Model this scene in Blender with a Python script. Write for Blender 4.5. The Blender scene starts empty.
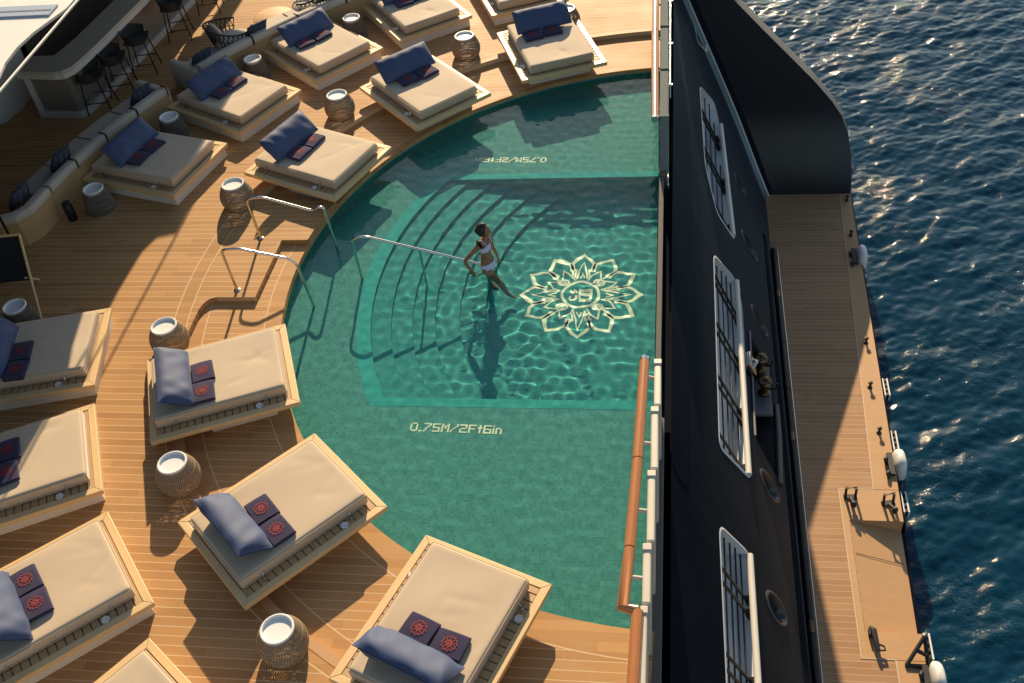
import bpy, bmesh, math, random
import numpy as np
from mathutils import Vector, Matrix
R = math.radians
rnd = random.Random(7)
sc = bpy.context.scene
C = sc.collection

# ------------------------------------------------------------------ camera
cam = bpy.data.cameras.new('camera')
camo = bpy.data.objects.new('camera', cam)
C.objects.link(camo)
rows = [(0.98865, 0.11115, -0.10107), (-0.0055, 0.69911, 0.71499), (0.15013, -0.70632, 0.69179)]
camo.matrix_world = Matrix(((rows[0][0], rows[1][0], rows[2][0], -0.1008),
                            (rows[0][1], rows[1][1], rows[2][1], -11.9166),
                            (rows[0][2], rows[1][2], rows[2][2], 10.2756), (0, 0, 0, 1)))
cam.sensor_width = 36
cam.lens = 36 * 1052.26 / 1024
cam.clip_end = 6000
sc.camera = camo

# ------------------------------------------------------------------ light
SUN_EL, SUN_AZ = 25.0, -84.0                     # travel direction of the light in plan
w = bpy.data.worlds.new('World')
sc.world = w
w.use_nodes = True
nt = w.node_tree
bg = nt.nodes['Background']
sky = nt.nodes.new('ShaderNodeTexSky')
sky.sky_type = 'NISHITA'
sky.sun_disc = False
sky.sun_elevation = R(SUN_EL)
sky.sun_rotation = R(-6)
sky.altitude = 0
sky.dust_density = 0.5
tint = nt.nodes.new('ShaderNodeMix')
tint.data_type = 'RGBA'
tint.blend_type = 'MULTIPLY'
tint.inputs[0].default_value = 1.0
tint.inputs[7].default_value = (1.07, 1.0, 0.90, 1)
nt.links.new(sky.outputs[0], tint.inputs[6])
nt.links.new(tint.outputs[2], bg.inputs[0])
bg.inputs[1].default_value = 0.09
sun = bpy.data.lights.new('sun', 'SUN')
sun.energy = 5.0
sun.angle = R(0.5)
sun.color = (1.0, 0.785, 0.51)
sun.cycles.is_caustics_light = True
suno = bpy.data.objects.new('sun', sun)
C.objects.link(suno)
d = Vector((math.cos(R(SUN_AZ)) * math.cos(R(SUN_EL)), math.sin(R(SUN_AZ)) * math.cos(R(SUN_EL)), -math.sin(R(SUN_EL))))
suno.rotation_euler = d.to_track_quat('-Z', 'Y').to_euler()
suno.location = (0, 30, 20)
sc.view_settings.view_transform = 'Standard'
sc.view_settings.look = 'None'
sc.view_settings.exposure = 0.68
sc.view_settings.gamma = 1
sc.render.engine = 'CYCLES'
sc.cycles.use_denoising = True
sc.cycles.sample_clamp_indirect = 6
sc.cycles.max_bounces = 8
sc.cycles.transparent_max_bounces = 8


# ------------------------------------------------------------------ node helpers
def mat(name):
    m = bpy.data.materials.new(name)
    m.use_nodes = True
    return m, m.node_tree, m.node_tree.nodes['Principled BSDF']


def N(nt, t, **kw):
    n = nt.nodes.new(t)
    for k, v in kw.items():
        if k.startswith('i_'):
            key = k[2:]
            n.inputs[int(key) if key.isdigit() else key.replace('_', ' ')].default_value = v
        else:
            setattr(n, k, v)
    return n


def math_(nt, op, a, b=None, c=None, clamp=False):
    n = nt.nodes.new('ShaderNodeMath')
    n.operation = op
    n.use_clamp = clamp
    for i, v in enumerate((a, b, c)):
        if v is None:
            continue
        if isinstance(v, (int, float)):
            n.inputs[i].default_value = v
        else:
            nt.links.new(v, n.inputs[i])
    return n.outputs[0]


def mix(nt, fac, a, b):
    n = nt.nodes.new('ShaderNodeMix')
    n.data_type = 'RGBA'
    for s, v in ((n.inputs[0], fac), (n.inputs[6], a), (n.inputs[7], b)):
        if isinstance(v, (int, float)):
            s.default_value = v
        elif isinstance(v, tuple):
            s.default_value = v if len(v) == 4 else (*v, 1)
        else:
            nt.links.new(v, s)
    return n.outputs[2]


def noise(nt, vec, scale, detail=4, rough=0.55):
    n = nt.nodes.new('ShaderNodeTexNoise')
    n.inputs['Scale'].default_value = scale
    n.inputs['Detail'].default_value = detail
    n.inputs['Roughness'].default_value = rough
    if vec is not None:
        nt.links.new(vec, n.inputs['Vector'])
    return n.outputs['Fac']


def coords(nt, kind='Object', scale=None, rot=None):
    tc = nt.nodes.new('ShaderNodeTexCoord')
    o = tc.outputs[kind]
    if scale or rot:
        mp = nt.nodes.new('ShaderNodeMapping')
        if scale:
            mp.inputs['Scale'].default_value = scale
        if rot:
            mp.inputs['Rotation'].default_value = rot
        nt.links.new(o, mp.inputs[0])
        o = mp.outputs[0]
    return o


def bump(nt, h, strength, dist=0.01):
    n = nt.nodes.new('ShaderNodeBump')
    n.inputs['Strength'].default_value = strength
    n.inputs['Distance'].default_value = dist
    nt.links.new(h, n.inputs['Height'])
    return n.outputs[0]


def simple(name, col, rough=0.5, metal=0.0, var=0.12, vscale=6.0, bmp=0.0, bscale=60.0, coat=0.0, sheen=0.0, spec=None):
    m, nt, b = mat(name)
    co = coords(nt)
    f = noise(nt, co, vscale)
    lo = tuple(c * (1 - var) for c in col)
    hi = tuple(min(1, c * (1 + var)) for c in col)
    nt.links.new(mix(nt, f, lo, hi), b.inputs['Base Color'])
    b.inputs['Roughness'].default_value = rough
    b.inputs['Metallic'].default_value = metal
    b.inputs['Coat Weight'].default_value = coat
    b.inputs['Sheen Weight'].default_value = sheen
    if spec is not None:
        b.inputs['Specular IOR Level'].default_value = spec
    if bmp:
        nt.links.new(bump(nt, noise(nt, co, bscale, 3), bmp), b.inputs['Normal'])
    return m


def teak_deck(name, a, b_, caulk, pitch=0.12, margins=(), rough=0.55):
    """planks laid along X with pale caulked seams; margins = (r0, r1) plain ring boards round the pool"""
    m, nt, b = mat(name)
    tc = nt.nodes.new('ShaderNodeTexCoord')
    sep = nt.nodes.new('ShaderNodeSeparateXYZ')
    nt.links.new(tc.outputs['Object'], sep.inputs[0])
    x, y = sep.outputs[0], sep.outputs[1]
    yy = math_(nt, 'DIVIDE', y, pitch)
    row = math_(nt, 'FLOOR', yy)
    fr = math_(nt, 'FRACT', yy)
    seam = math_(nt, 'MULTIPLY', math_(nt, 'LESS_THAN', fr, 0.08), 0.85)
    # butt joints, staggered
    wn = nt.nodes.new('ShaderNodeTexWhiteNoise')
    wn.noise_dimensions = '1D'
    nt.links.new(row, wn.inputs['W'])
    xs = math_(nt, 'ADD', math_(nt, 'DIVIDE', x, 2.6), math_(nt, 'MULTIPLY', wn.outputs[0], 7.0))
    joint = math_(nt, 'MULTIPLY', math_(nt, 'LESS_THAN', math_(nt, 'FRACT', xs), 0.002), 0.35)
    cell = math_(nt, 'ADD', math_(nt, 'FLOOR', xs), math_(nt, 'MULTIPLY', row, 13.7))
    wn2 = nt.nodes.new('ShaderNodeTexWhiteNoise')
    wn2.noise_dimensions = '1D'
    nt.links.new(cell, wn2.inputs['W'])
    tint = wn2.outputs[0]
    if margins:
        r = math_(nt, 'SQRT', math_(nt, 'ADD', math_(nt, 'MULTIPLY', x, x), math_(nt, 'MULTIPLY', y, y)))
        mask = None
        line = None
        for r0, r1 in margins:
            ins = math_(nt, 'MULTIPLY', math_(nt, 'GREATER_THAN', r, r0), math_(nt, 'LESS_THAN', r, r1))
            ln = math_(nt, 'ADD', math_(nt, 'COMPARE', r, r0, 0.007), math_(nt, 'COMPARE', r, r1, 0.007))
            mask = ins if mask is None else math_(nt, 'MAXIMUM', mask, ins)
            line = ln if line is None else math_(nt, 'MAXIMUM', line, ln)
        seam = math_(nt, 'MAXIMUM', math_(nt, 'MULTIPLY', math_(nt, 'MAXIMUM', seam, joint), math_(nt, 'SUBTRACT', 1, mask)), line)
    else:
        seam = math_(nt, 'MAXIMUM', seam, joint)
    grain = noise(nt, coords(nt, 'Object', (2.5, 60, 20)), 1.0, 6, 0.65)
    big = noise(nt, tc.outputs['Object'], 0.7, 5)
    f = math_(nt, 'ADD', math_(nt, 'MULTIPLY', grain, 0.45), math_(nt, 'ADD', math_(nt, 'MULTIPLY', tint, 0.5), math_(nt, 'MULTIPLY_ADD', big, 0.45, -0.2)), clamp=True)
    wood = mix(nt, f, a, b_)
    wear = noise(nt, tc.outputs['Object'], 2.3, 6, 0.7)
    wood = mix(nt, math_(nt, 'MULTIPLY', math_(nt, 'MULTIPLY_ADD', wear, 4.0, -2.2, clamp=True), 0.22), wood, (0.5, 0.4, 0.28))
    nt.links.new(mix(nt, seam, wood, caulk), b.inputs['Base Color'])
    nt.links.new(math_(nt, 'MULTIPLY_ADD', big, 0.25, rough - 0.06), b.inputs['Roughness'])
    b.inputs['Specular IOR Level'].default_value = 0.2
    h = math_(nt, 'SUBTRACT', math_(nt, 'MULTIPLY', grain, 0.3), math_(nt, 'MULTIPLY', seam, 0.6))
    nt.links.new(bump(nt, h, 0.35, 0.004), b.inputs['Normal'])
    return m


def wood(name, a, b_, axis_scale=(3, 40, 40), rough=0.5, coat=0.04):
    m, nt, b = mat(name)
    g = noise(nt, coords(nt, 'Object', axis_scale), 1.0, 6, 0.65)
    nt.links.new(mix(nt, g, a, b_), b.inputs['Base Color'])
    b.inputs['Roughness'].default_value = rough
    b.inputs['Coat Weight'].default_value = coat
    b.inputs['Coat Roughness'].default_value = 0.2
    nt.links.new(bump(nt, g, 0.15, 0.003), b.inputs['Normal'])
    return m


def fabric(name, a, b_, weave=260.0, sheen=0.2, rough=0.85, crease=0.0):
    m, nt, b = mat(name)
    co = coords(nt)
    f = noise(nt, co, 3.0, 5, 0.6)
    fine = noise(nt, co, weave, 2)
    ff = math_(nt, 'ADD', math_(nt, 'MULTIPLY', f, 0.7), math_(nt, 'MULTIPLY', fine, 0.4), clamp=True)
    nt.links.new(mix(nt, ff, a, b_), b.inputs['Base Color'])
    b.inputs['Roughness'].default_value = rough
    b.inputs['Sheen Weight'].default_value = sheen
    h = math_(nt, 'ADD', math_(nt, 'MULTIPLY', fine, 0.25), math_(nt, 'MULTIPLY', noise(nt, co, 7.0, 4), crease))
    nt.links.new(bump(nt, h, 0.4, 0.01), b.inputs['Normal'])
    return m


def tiles(name, a, b_, grout, pitch=0.045):
    m, nt, b = mat(name)
    tc = nt.nodes.new('ShaderNodeTexCoord')
    sep = nt.nodes.new('ShaderNodeSeparateXYZ')
    nt.links.new(tc.outputs['Object'], sep.inputs[0])
    cells = []
    lines = []
    for k in range(3):
        v = math_(nt, 'DIVIDE', sep.outputs[k], pitch)
        v = math_(nt, 'ADD', v, 0.37)
        cells.append(math_(nt, 'FLOOR', v))
        lines.append(math_(nt, 'LESS_THAN', math_(nt, 'FRACT', v), 0.13))
    cv = nt.nodes.new('ShaderNodeCombineXYZ')
    for k in range(3):
        nt.links.new(cells[k], cv.inputs[k])
    wn = nt.nodes.new('ShaderNodeTexWhiteNoise')
    nt.links.new(cv.outputs[0], wn.inputs['Vector'])
    big = noise(nt, tc.outputs['Object'], 0.8, 4)
    f = math_(nt, 'ADD', math_(nt, 'MULTIPLY', wn.outputs[0], 0.6), math_(nt, 'MULTIPLY', big, 0.4))
    col = mix(nt, f, a, b_)
    g = math_(nt, 'MAXIMUM', lines[0], lines[1])
    nt.links.new(mix(nt, g, col, grout), b.inputs['Base Color'])
    b.inputs['Roughness'].default_value = 0.6
    b.inputs['Specular IOR Level'].default_value = 0.12
    return m


# ------------------------------------------------------------------ materials
M = {}
M['deck'] = teak_deck('teak_deck', (0.335, 0.168, 0.062), (0.535, 0.30, 0.122), (0.66, 0.49, 0.29), margins=((7.4, 7.62),))
M['deck_low'] = teak_deck('teak_low_deck', (0.36, 0.182, 0.068), (0.55, 0.312, 0.128), (0.66, 0.49, 0.29), margins=((5.5, 6.22), (7.14, 7.40)))
M['platform'] = teak_deck('teak_platform', (0.32, 0.17, 0.082), (0.46, 0.265, 0.13), (0.54, 0.40, 0.27), pitch=0.12)
M['teak'] = wood('varnished_teak', (0.60, 0.39, 0.17), (0.78, 0.57, 0.30))
M['margin'] = wood('plain_teak_boards', (0.42, 0.23, 0.10), (0.56, 0.33, 0.155), (3, 12, 12), 0.65, 0.0)
M['rail_wood'] = wood('handrail_teak', (0.36, 0.12, 0.03), (0.52, 0.21, 0.06), (30, 3, 30), 0.25, 0.6)
M['fascia'] = wood('bench_teak', (0.40, 0.24, 0.11), (0.55, 0.36, 0.18), (6, 6, 40), 0.35, 0.3)
M['slat'] = wood('slat_teak', (0.40, 0.25, 0.12), (0.58, 0.38, 0.19), (20, 4, 20), 0.6, 0.0)
M['white'] = simple('cream_paint', (0.70, 0.66, 0.58), 0.4, var=0.05)
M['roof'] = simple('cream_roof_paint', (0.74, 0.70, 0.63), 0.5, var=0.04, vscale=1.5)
M['channel'] = simple('grey_roof_channel', (0.30, 0.36, 0.44), 0.5)
M['mattress'] = fabric('sand_canvas', (0.49, 0.375, 0.25), (0.56, 0.44, 0.305), 240, 0.35)
M['bench_fab'] = fabric('bench_canvas', (0.42, 0.36, 0.29), (0.54, 0.47, 0.39), 200, 0.1)
M['denim'] = fabric('denim_blue_cloth', (0.018, 0.034, 0.100), (0.052, 0.086, 0.185), 180, 0.1, 0.7, 0.25)
M['towel'] = fabric('navy_terry', (0.013, 0.010, 0.042), (0.032, 0.024, 0.075), 400, 0.12, 0.95, 0.3)
M['emblem'] = simple('red_embroidery', (0.33, 0.04, 0.032), 0.8, var=0.2, vscale=40)
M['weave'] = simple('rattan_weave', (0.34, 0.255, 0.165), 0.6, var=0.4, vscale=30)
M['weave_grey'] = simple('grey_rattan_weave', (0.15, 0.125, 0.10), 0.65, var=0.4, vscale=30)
M['tray'] = simple('white_tray', (0.80, 0.79, 0.76), 0.35, var=0.03)
M['metal'] = simple('polished_steel', (0.62, 0.61, 0.58), 0.16, 1.0, var=0.03)
M['brass'] = simple('bronze_fitting', (0.13, 0.095, 0.055), 0.35, 0.9, var=0.15)
M['dark_metal'] = simple('dark_metal', (0.025, 0.024, 0.024), 0.4, 0.6, var=0.2)
M['black_rope'] = simple('black_rope', (0.03, 0.027, 0.025), 0.75, var=0.4, vscale=60)
M['navy_cloth'] = fabric('dark_navy_cloth', (0.012, 0.018, 0.04), (0.025, 0.035, 0.07), 200, 0.2)
M['grey_panel'] = wood('grey_veneer', (0.16, 0.13, 0.105), (0.23, 0.19, 0.155), (12, 12, 3), 0.5, 0.05)
M['stone'] = simple('counter_stone', (0.46, 0.41, 0.35), 0.35, var=0.15, vscale=14)
M['pale_trim'] = simple('pale_trim', (0.55, 0.51, 0.46), 0.45, var=0.06)
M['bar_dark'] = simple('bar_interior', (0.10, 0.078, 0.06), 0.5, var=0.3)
M['panel'] = simple('bulwark_cream', (0.60, 0.55, 0.45), 0.4, var=0.08, vscale=3)
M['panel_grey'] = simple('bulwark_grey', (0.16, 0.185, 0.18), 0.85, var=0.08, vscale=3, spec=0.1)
M['rubber'] = simple('black_rubber', (0.018, 0.018, 0.02), 0.6, var=0.2)
M['fender'] = simple('fender_white', (0.72, 0.71, 0.67), 0.45, var=0.05)
M['inner_white'] = simple('mooring_deck_white', (0.62, 0.64, 0.66), 0.45, var=0.05)
M['skin'] = simple('skin', (0.29, 0.135, 0.07), 0.4, var=0.08, vscale=12)
M['hair'] = simple('dark_hair', (0.012, 0.008, 0.006), 0.5, var=0.4, vscale=50)
M['bikini'] = fabric('lilac_white_swimwear', (0.56, 0.54, 0.74), (0.68, 0.66, 0.84), 300, 0.1)
M['shelf_tile'] = tiles('pool_shelf_mosaic', (0.055, 0.235, 0.208), (0.125, 0.385, 0.34), (0.13, 0.35, 0.31))
M['deep_tile'] = tiles('pool_basin_mosaic', (0.024, 0.25, 0.235), (0.062, 0.37, 0.345), (0.075, 0.34, 0.315))
M['band_tile'] = tiles('pool_border_mosaic', (0.03, 0.38, 0.34), (0.055, 0.45, 0.40), (0.08, 0.41, 0.365))
M['gold'] = simple('cream_mosaic', (0.95, 0.86, 0.56), 0.4, var=0.08, vscale=40)

# glossy dark navy hull paint
m, nt, b = mat('navy_hull_paint')
nt.nodes.remove(b)
co = coords(nt)
streak = noise(nt, coords(nt, 'Object', (1.0, 2.2, 0.25)), 1.3, 6, 0.65)
df = nt.nodes.new('ShaderNodeBsdfDiffuse')
nt.links.new(mix(nt, streak, (0.0075, 0.0095, 0.0145), (0.015, 0.0175, 0.023)), df.inputs[0])
gl = nt.nodes.new('ShaderNodeBsdfGlossy')
gl.inputs['Color'].default_value = (0.72, 0.86, 1.0, 1)
nt.links.new(math_(nt, 'MULTIPLY_ADD', streak, 0.15, 0.32), gl.inputs['Roughness'])
ms = nt.nodes.new('ShaderNodeMixShader')
fr_ = nt.nodes.new('ShaderNodeFresnel')
fr_.inputs[0].default_value = 1.45
nt.links.new(math_(nt, 'MULTIPLY', math_(nt, 'SUBTRACT', fr_.outputs[0], 0.215, clamp=True), 0.7), ms.inputs[0])
nt.links.new(df.outputs[0], ms.inputs[1])
nt.links.new(gl.outputs[0], ms.inputs[2])
nt.links.new(ms.outputs[0], nt.nodes['Material Output'].inputs[0])
M['hull'] = m
m = m.copy()
m.name = 'wing_paint'
for n_ in list(m.node_tree.nodes):
    if n_.type == 'MIX_SHADER':
        m.node_tree.links.remove(n_.inputs[0].links[0])
        n_.inputs[0].default_value = 0.05
M['wing'] = m
M['fairlead'] = simple('fairlead_steel', (0.03, 0.035, 0.044), 0.4, 0.0, var=0.1)
M['hull_edge'] = simple('hull_edge_grey', (0.12, 0.12, 0.125), 0.45, var=0.1)

# pool water: one dielectric boundary, ripples are real geometry
m, nt, b = mat('pool_water')
nt.nodes.remove(b)
g = N(nt, 'ShaderNodeBsdfGlass')
g.inputs['IOR'].default_value = 1.33
g.inputs['Roughness'].default_value = 0.0
g.inputs['Color'].default_value = (0.86, 0.98, 0.98, 1)
nt.links.new(g.outputs[0], nt.nodes['Material Output'].inputs[0])
M['water'] = m

# sea
m, nt, b = mat('sea_water')
co = coords(nt, 'Object')
b.inputs['Base Color'].default_value = (0.004, 0.024, 0.040, 1)
b.inputs['Roughness'].default_value = 0.035
b.inputs['IOR'].default_value = 1.33
big = noise(nt, co, 0.12, 3)
nt.links.new(mix(nt, big, (0.0012, 0.025, 0.052), (0.0025, 0.036, 0.070)), b.inputs['Base Color'])
h = math_(nt, 'ADD', math_(nt, 'MULTIPLY', noise(nt, co, 7.0, 5, 0.65), 0.6), math_(nt, 'MULTIPLY', noise(nt, co, 16.0, 3, 0.55), 0.16))
gust = math_(nt, 'MULTIPLY_ADD', noise(nt, co, 0.45, 4, 0.6), 5.0, -2.05, clamp=True)
h = math_(nt, 'MULTIPLY', h, math_(nt, 'MULTIPLY_ADD', gust, 1.2, 0.30))
nt.links.new(bump(nt, h, 0.65, 0.050), b.inputs['Normal'])
M['sea'] = m


# ------------------------------------------------------------------ mesh builder
class MB:
    def __init__(self):
        self.v = []
        self.f = []
        self.mi = []

    def add(self, vs, fs, mi=0):
        n = len(self.v)
        self.v += [tuple(p) for p in vs]
        self.f += [tuple(i + n for i in q) for q in fs]
        self.mi += [mi] * len(fs)
        return self

    def box(self, x0, x1, y0, y1, z0, z1, mi=0):
        vs = [(x, y, z) for z in (z0, z1) for y in (y0, y1) for x in (x0, x1)]
        return self.add(vs, [(0, 2, 3, 1), (4, 5, 7, 6), (0, 1, 5, 4), (2, 6, 7, 3), (0, 4, 6, 2), (1, 3, 7, 5)], mi)

    def obox(self, c, ax, ay, az, hx, hy, hz, mi=0):
        c, ax, ay, az = Vector(c), Vector(ax).normalized(), Vector(ay).normalized(), Vector(az).normalized()
        vs = [c + ax * (x * hx) + ay * (y * hy) + az * (z * hz) for z in (-1, 1) for y in (-1, 1) for x in (-1, 1)]
        return self.add(vs, [(0, 2, 3, 1), (4, 5, 7, 6), (0, 1, 5, 4), (2, 6, 7, 3), (0, 4, 6, 2), (1, 3, 7, 5)], mi)

    def tube(self, pts, r, n=8, closed=False, mi=0, caps=True):
        pts = [Vector(p) for p in pts]
        rs = r if isinstance(r, (list, tuple)) else [r] * len(pts)
        k = len(pts)
        rings = []
        up = None
        for i in range(k):
            if closed:
                t = pts[(i + 1) % k] - pts[i - 1]
            else:
                t = pts[min(i + 1, k - 1)] - pts[max(i - 1, 0)]
            t.normalize()
            if up is None:
                up = Vector((0, 0, 1)) if abs(t.z) < 0.9 else Vector((1, 0, 0))
            a = t.cross(up)
            if a.length < 1e-4:
                a = t.cross(Vector((1, 0.3, 0)))
            a.normalize()
            b_ = a.cross(t)
            up = b_
            rings.append([pts[i] + (a * math.cos(2 * math.pi * j / n) + b_ * math.sin(2 * math.pi * j / n)) * rs[i] for j in range(n)])
        vs = [p for ring in rings for p in ring]
        fs = []
        for i in range(k if closed else k - 1):
            i2 = (i + 1) % k
            for j in range(n):
                fs.append((i * n + j, i * n + (j + 1) % n, i2 * n + (j + 1) % n, i2 * n + j))
        if not closed and caps:
            fs.append(tuple(range(n - 1, -1, -1)))
            fs.append(tuple((k - 1) * n + j for j in range(n)))
        return self.add(vs, fs, mi)

    def lathe(self, prof, n=32, c=(0, 0, 0), mi=0, cap0=True, cap1=True):
        vs = []
        for r, z in prof:
            for j in range(n):
                a = 2 * math.pi * j / n
                vs.append((c[0] + r * math.cos(a), c[1] + r * math.sin(a), c[2] + z))
        fs = []
        for i in range(len(prof) - 1):
            for j in range(n):
                fs.append((i * n + j, i * n + (j + 1) % n, (i + 1) * n + (j + 1) % n, (i + 1) * n + j))
        if cap0:
            fs.append(tuple(range(n - 1, -1, -1)))
        if cap1:
            fs.append(tuple((len(prof) - 1) * n + j for j in range(n)))
        return self.add(vs, fs, mi)

    def prism(self, poly, z0, z1, mi=0, top=True, bottom=True):
        n = len(poly)
        vs = [(x, y, z0) for x, y in poly] + [(x, y, z1) for x, y in poly]
        fs = [(i, (i + 1) % n, n + (i + 1) % n, n + i) for i in range(n)]
        if top:
            fs.append(tuple(range(n, 2 * n)))
        if bottom:
            fs.append(tuple(range(n - 1, -1, -1)))
        return self.add(vs, fs, mi)

    def sheet(self, poly, z, mi=0):
        return self.add([(x, y, z) for x, y in poly], [tuple(range(len(poly)))], mi)

    def grid(self, P, mi=0, closed_u=False):
        """P[i][j] points"""
        a, b_ = len(P), len(P[0])
        vs = [p for row in P for p in row]
        fs = []
        for i in range(a if closed_u else a - 1):
            for j in range(b_ - 1):
                i2 = (i + 1) % a
                fs.append((i * b_ + j, i2 * b_ + j, i2 * b_ + j + 1, i * b_ + j + 1))
        return self.add(vs, fs, mi)

    def stroke(self, pts, wd, z, closed=False, mi=0):
        """flat ribbon in the XY plane"""
        P = [Vector((p[0], p[1], 0)) for p in pts]
        k = len(P)
        L, Rr = [], []
        for i in range(k):
            if closed:
                t0, t1 = P[i] - P[i - 1], P[(i + 1) % k] - P[i]
            else:
                t0 = P[i] - P[i - 1] if i else P[1] - P[0]
                t1 = P[i + 1] - P[i] if i < k - 1 else P[-1] - P[-2]
            t0, t1 = t0.normalized(), t1.normalized()
            t = t0 + t1
            if t.length < 1e-5:
                t = t1
            t.normalize()
            n = Vector((-t.y, t.x, 0))
            s = min(1.9, 1 / max(0.35, n.dot(Vector((-t1.y, t1.x, 0)))))
            L.append(P[i] + n * wd * 0.5 * s)
            Rr.append(P[i] - n * wd * 0.5 * s)
        vs = [(p.x, p.y, z) for p in L] + [(p.x, p.y, z) for p in Rr]
        fs = []
        for i in range(k if closed else k - 1):
            j = (i + 1) % k
            fs.append((k + i, k + j, j, i))
        return self.add(vs, fs, mi)

    def mesh(self, name, mats, smooth=None, bevel=None, seg=2, fix=False):
        me = bpy.data.meshes.new(name)
        me.from_pydata(self.v, [], self.f)
        if not isinstance(mats, (list, tuple)):
            mats = [mats]
        for mm in mats:
            me.materials.append(mm)
        me.polygons.foreach_set('material_index', self.mi)
        if bevel or fix:
            bm = bmesh.new()
            bm.from_mesh(me)
            if fix:
                bmesh.ops.recalc_face_normals(bm, faces=bm.faces)
            if bevel:
                es = [e for e in bm.edges if len(e.link_faces) == 2 and e.calc_face_angle(0) > 0.6]
                bmesh.ops.bevel(bm, geom=es, offset=bevel, segments=seg, affect='EDGES', profile=0.5, clamp_overlap=True)
            bm.to_mesh(me)
            bm.free()
        if smooth is not None:
            me.polygons.foreach_set('use_smooth', [True] * len(me.polygons))
            if smooth < 179:
                me.set_sharp_from_angle(angle=R(smooth))
        me.update()
        return me

    def build(self, name, mats, parent=None, loc=(0, 0, 0), rz=0, smooth=None, bevel=None, seg=2, fix=False):
        return link(name, self.mesh(name, mats, smooth, bevel, seg, fix), parent, loc, rz)


def link(name, me, parent=None, loc=(0, 0, 0), rz=0):
    o = bpy.data.objects.new(name, me)
    C.objects.link(o)
    o.location = loc
    o.rotation_euler = (0, 0, rz)
    if parent:
        o.parent = parent
    return o


def tag(o, label=None, cat=None, group=None, kind=None):
    if label:
        o['label'] = label
    if cat:
        o['category'] = cat
    if group:
        o['group'] = group
    if kind:
        o['kind'] = kind
    return o


def thing(name, label, cat, loc=(0, 0, 0), rz=0, group=None):
    o = bpy.data.objects.new(name, None)
    C.objects.link(o)
    o.location = loc
    o.rotation_euler = (0, 0, rz)
    o.empty_display_size = 0.2
    return tag(o, label, cat, group)


def copy_tree(o, parent=None):
    c = o.copy()
    C.objects.link(c)
    c.parent = parent
    for ch in list(o.children):
        copy_tree(ch, c)
    return c


def pol(r, deg, cx=0.0, cy=0.0):
    return (cx + r * math.cos(R(deg)), cy + r * math.sin(R(deg)))


def arc(r, a0, a1, n, cx=0.0, cy=0.0):
    return [pol(r, a0 + (a1 - a0) * i / n, cx, cy) for i in range(n + 1)]


LOWZ = -0.09                                     # level of the deck ring round the pool
PR, PCY = 5.99, 0.14                             # pool edge radius and centre
WZ = -0.20                                       # water level
SH, DP = -0.45, -0.98                            # shelf and basin floor
SEA_Z = -7.0

# ================================================================== sea
def sea_height(X, Y, seed=4):
    rr = random.Random(seed)
    Z = np.zeros_like(X)
    for i in range(84):
        lam = 0.20 * (4.5 / 0.20) ** (i / 83.0)
        k = 2 * math.pi / lam
        th = R(-70) + rr.gauss(0, 0.8)
        amp = 0.0047 * lam ** 0.80 * rr.uniform(0.5, 1.2) * (1.0 if lam < 0.8 else (0.8 / lam) ** 0.55)
        ph = rr.uniform(0, 6.28)
        a = k * (X * math.cos(th) + Y * math.sin(th)) + ph + 0.7 * np.sin(0.35 * X * rr.uniform(0.5, 1) + ph) + 0.5 * np.sin(0.31 * Y + 2 * ph)
        s = np.sin(a)
        Z += amp * (s + 0.28 * np.cos(2 * a))
    return Z


xs = np.arange(2.0, 18.0, 0.042)
ys = np.arange(-7.0, 28.0, 0.042)
X, Y = np.meshgrid(xs, ys)
Z = sea_height(X, Y)
fade = np.clip((18 - X) / 3, 0, 1) * np.clip((28 - Y) / 3, 0, 1) * np.clip((Y + 7) / 3, 0, 1)
Z = Z * fade + SEA_Z
nv = X.size
me = bpy.data.meshes.new('sea')
me.vertices.add(nv)
me.vertices.foreach_set('co', np.stack([X, Y, Z], -1).astype(np.float32).ravel())
ny, nx = X.shape
ii = (np.arange(ny - 1)[:, None] * nx + np.arange(nx - 1)[None]).ravel()
q = np.stack([ii, ii + 1, ii + nx + 1, ii + nx], -1).astype(np.int32)
me.loops.add(q.size)
me.loops.foreach_set('vertex_index', q.ravel())
me.polygons.add(len(q))
me.polygons.foreach_set('loop_start', np.arange(0, q.size, 4, dtype=np.int32))
me.polygons.foreach_set('use_smooth', [True] * len(q))
me.update(calc_edges=True)
# the open sea beyond, round the waved patch
me.materials.append(M['sea'])
tag(link('sea', me), kind='structure')
mb = MB()
o_ = [(-900, -900), (1500, -900), (1500, 2500), (-900, 2500)]
x0, x1, y0, y1 = xs[0], xs[-1], ys[0], ys[-1]
mb.add([(-900, -900, SEA_Z), (1500, -900, SEA_Z), (1500, 2500, SEA_Z), (-900, 2500, SEA_Z),
        (x0, y0, SEA_Z), (x1, y0, SEA_Z), (x1, y1, SEA_Z), (x0, y1, SEA_Z)],
       [(0, 1, 5, 4), (1, 2, 6, 5), (2, 3, 7, 6), (3, 0, 4, 7)])
tag(mb.build('open_sea', M['sea']), kind='structure')

# ================================================================== decks
# lower deck ring (sheet with the pool cut out)
def ring_sheet(r0, r1, a0, a1, n, z, cy0=0.0, cy1=0.0):
    mb = MB()
    mb.grid([[(*pol(r0, a0 + (a1 - a0) * i / n, 0, cy0), z), (*pol(r1, a0 + (a1 - a0) * i / n, 0, cy1), z)] for i in range(n + 1)])
    return mb


mb = ring_sheet(PR, 7.9, 92.9, 267.4, 150, LOWZ, PCY, 0.0)
# pool lip board face down to below the water
A = [pol(PR, 92.9 + (267.4 - 92.9) * i / 150, 0, PCY) for i in range(151)]
mb.grid([[(x, y, LOWZ), (x * 0.998, (y - PCY) * 0.998 + PCY, -0.16)] for x, y in A])
o = mb.build('lower_deck', M['deck_low'], fix=True)
tag(o, kind='structure')

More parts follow.
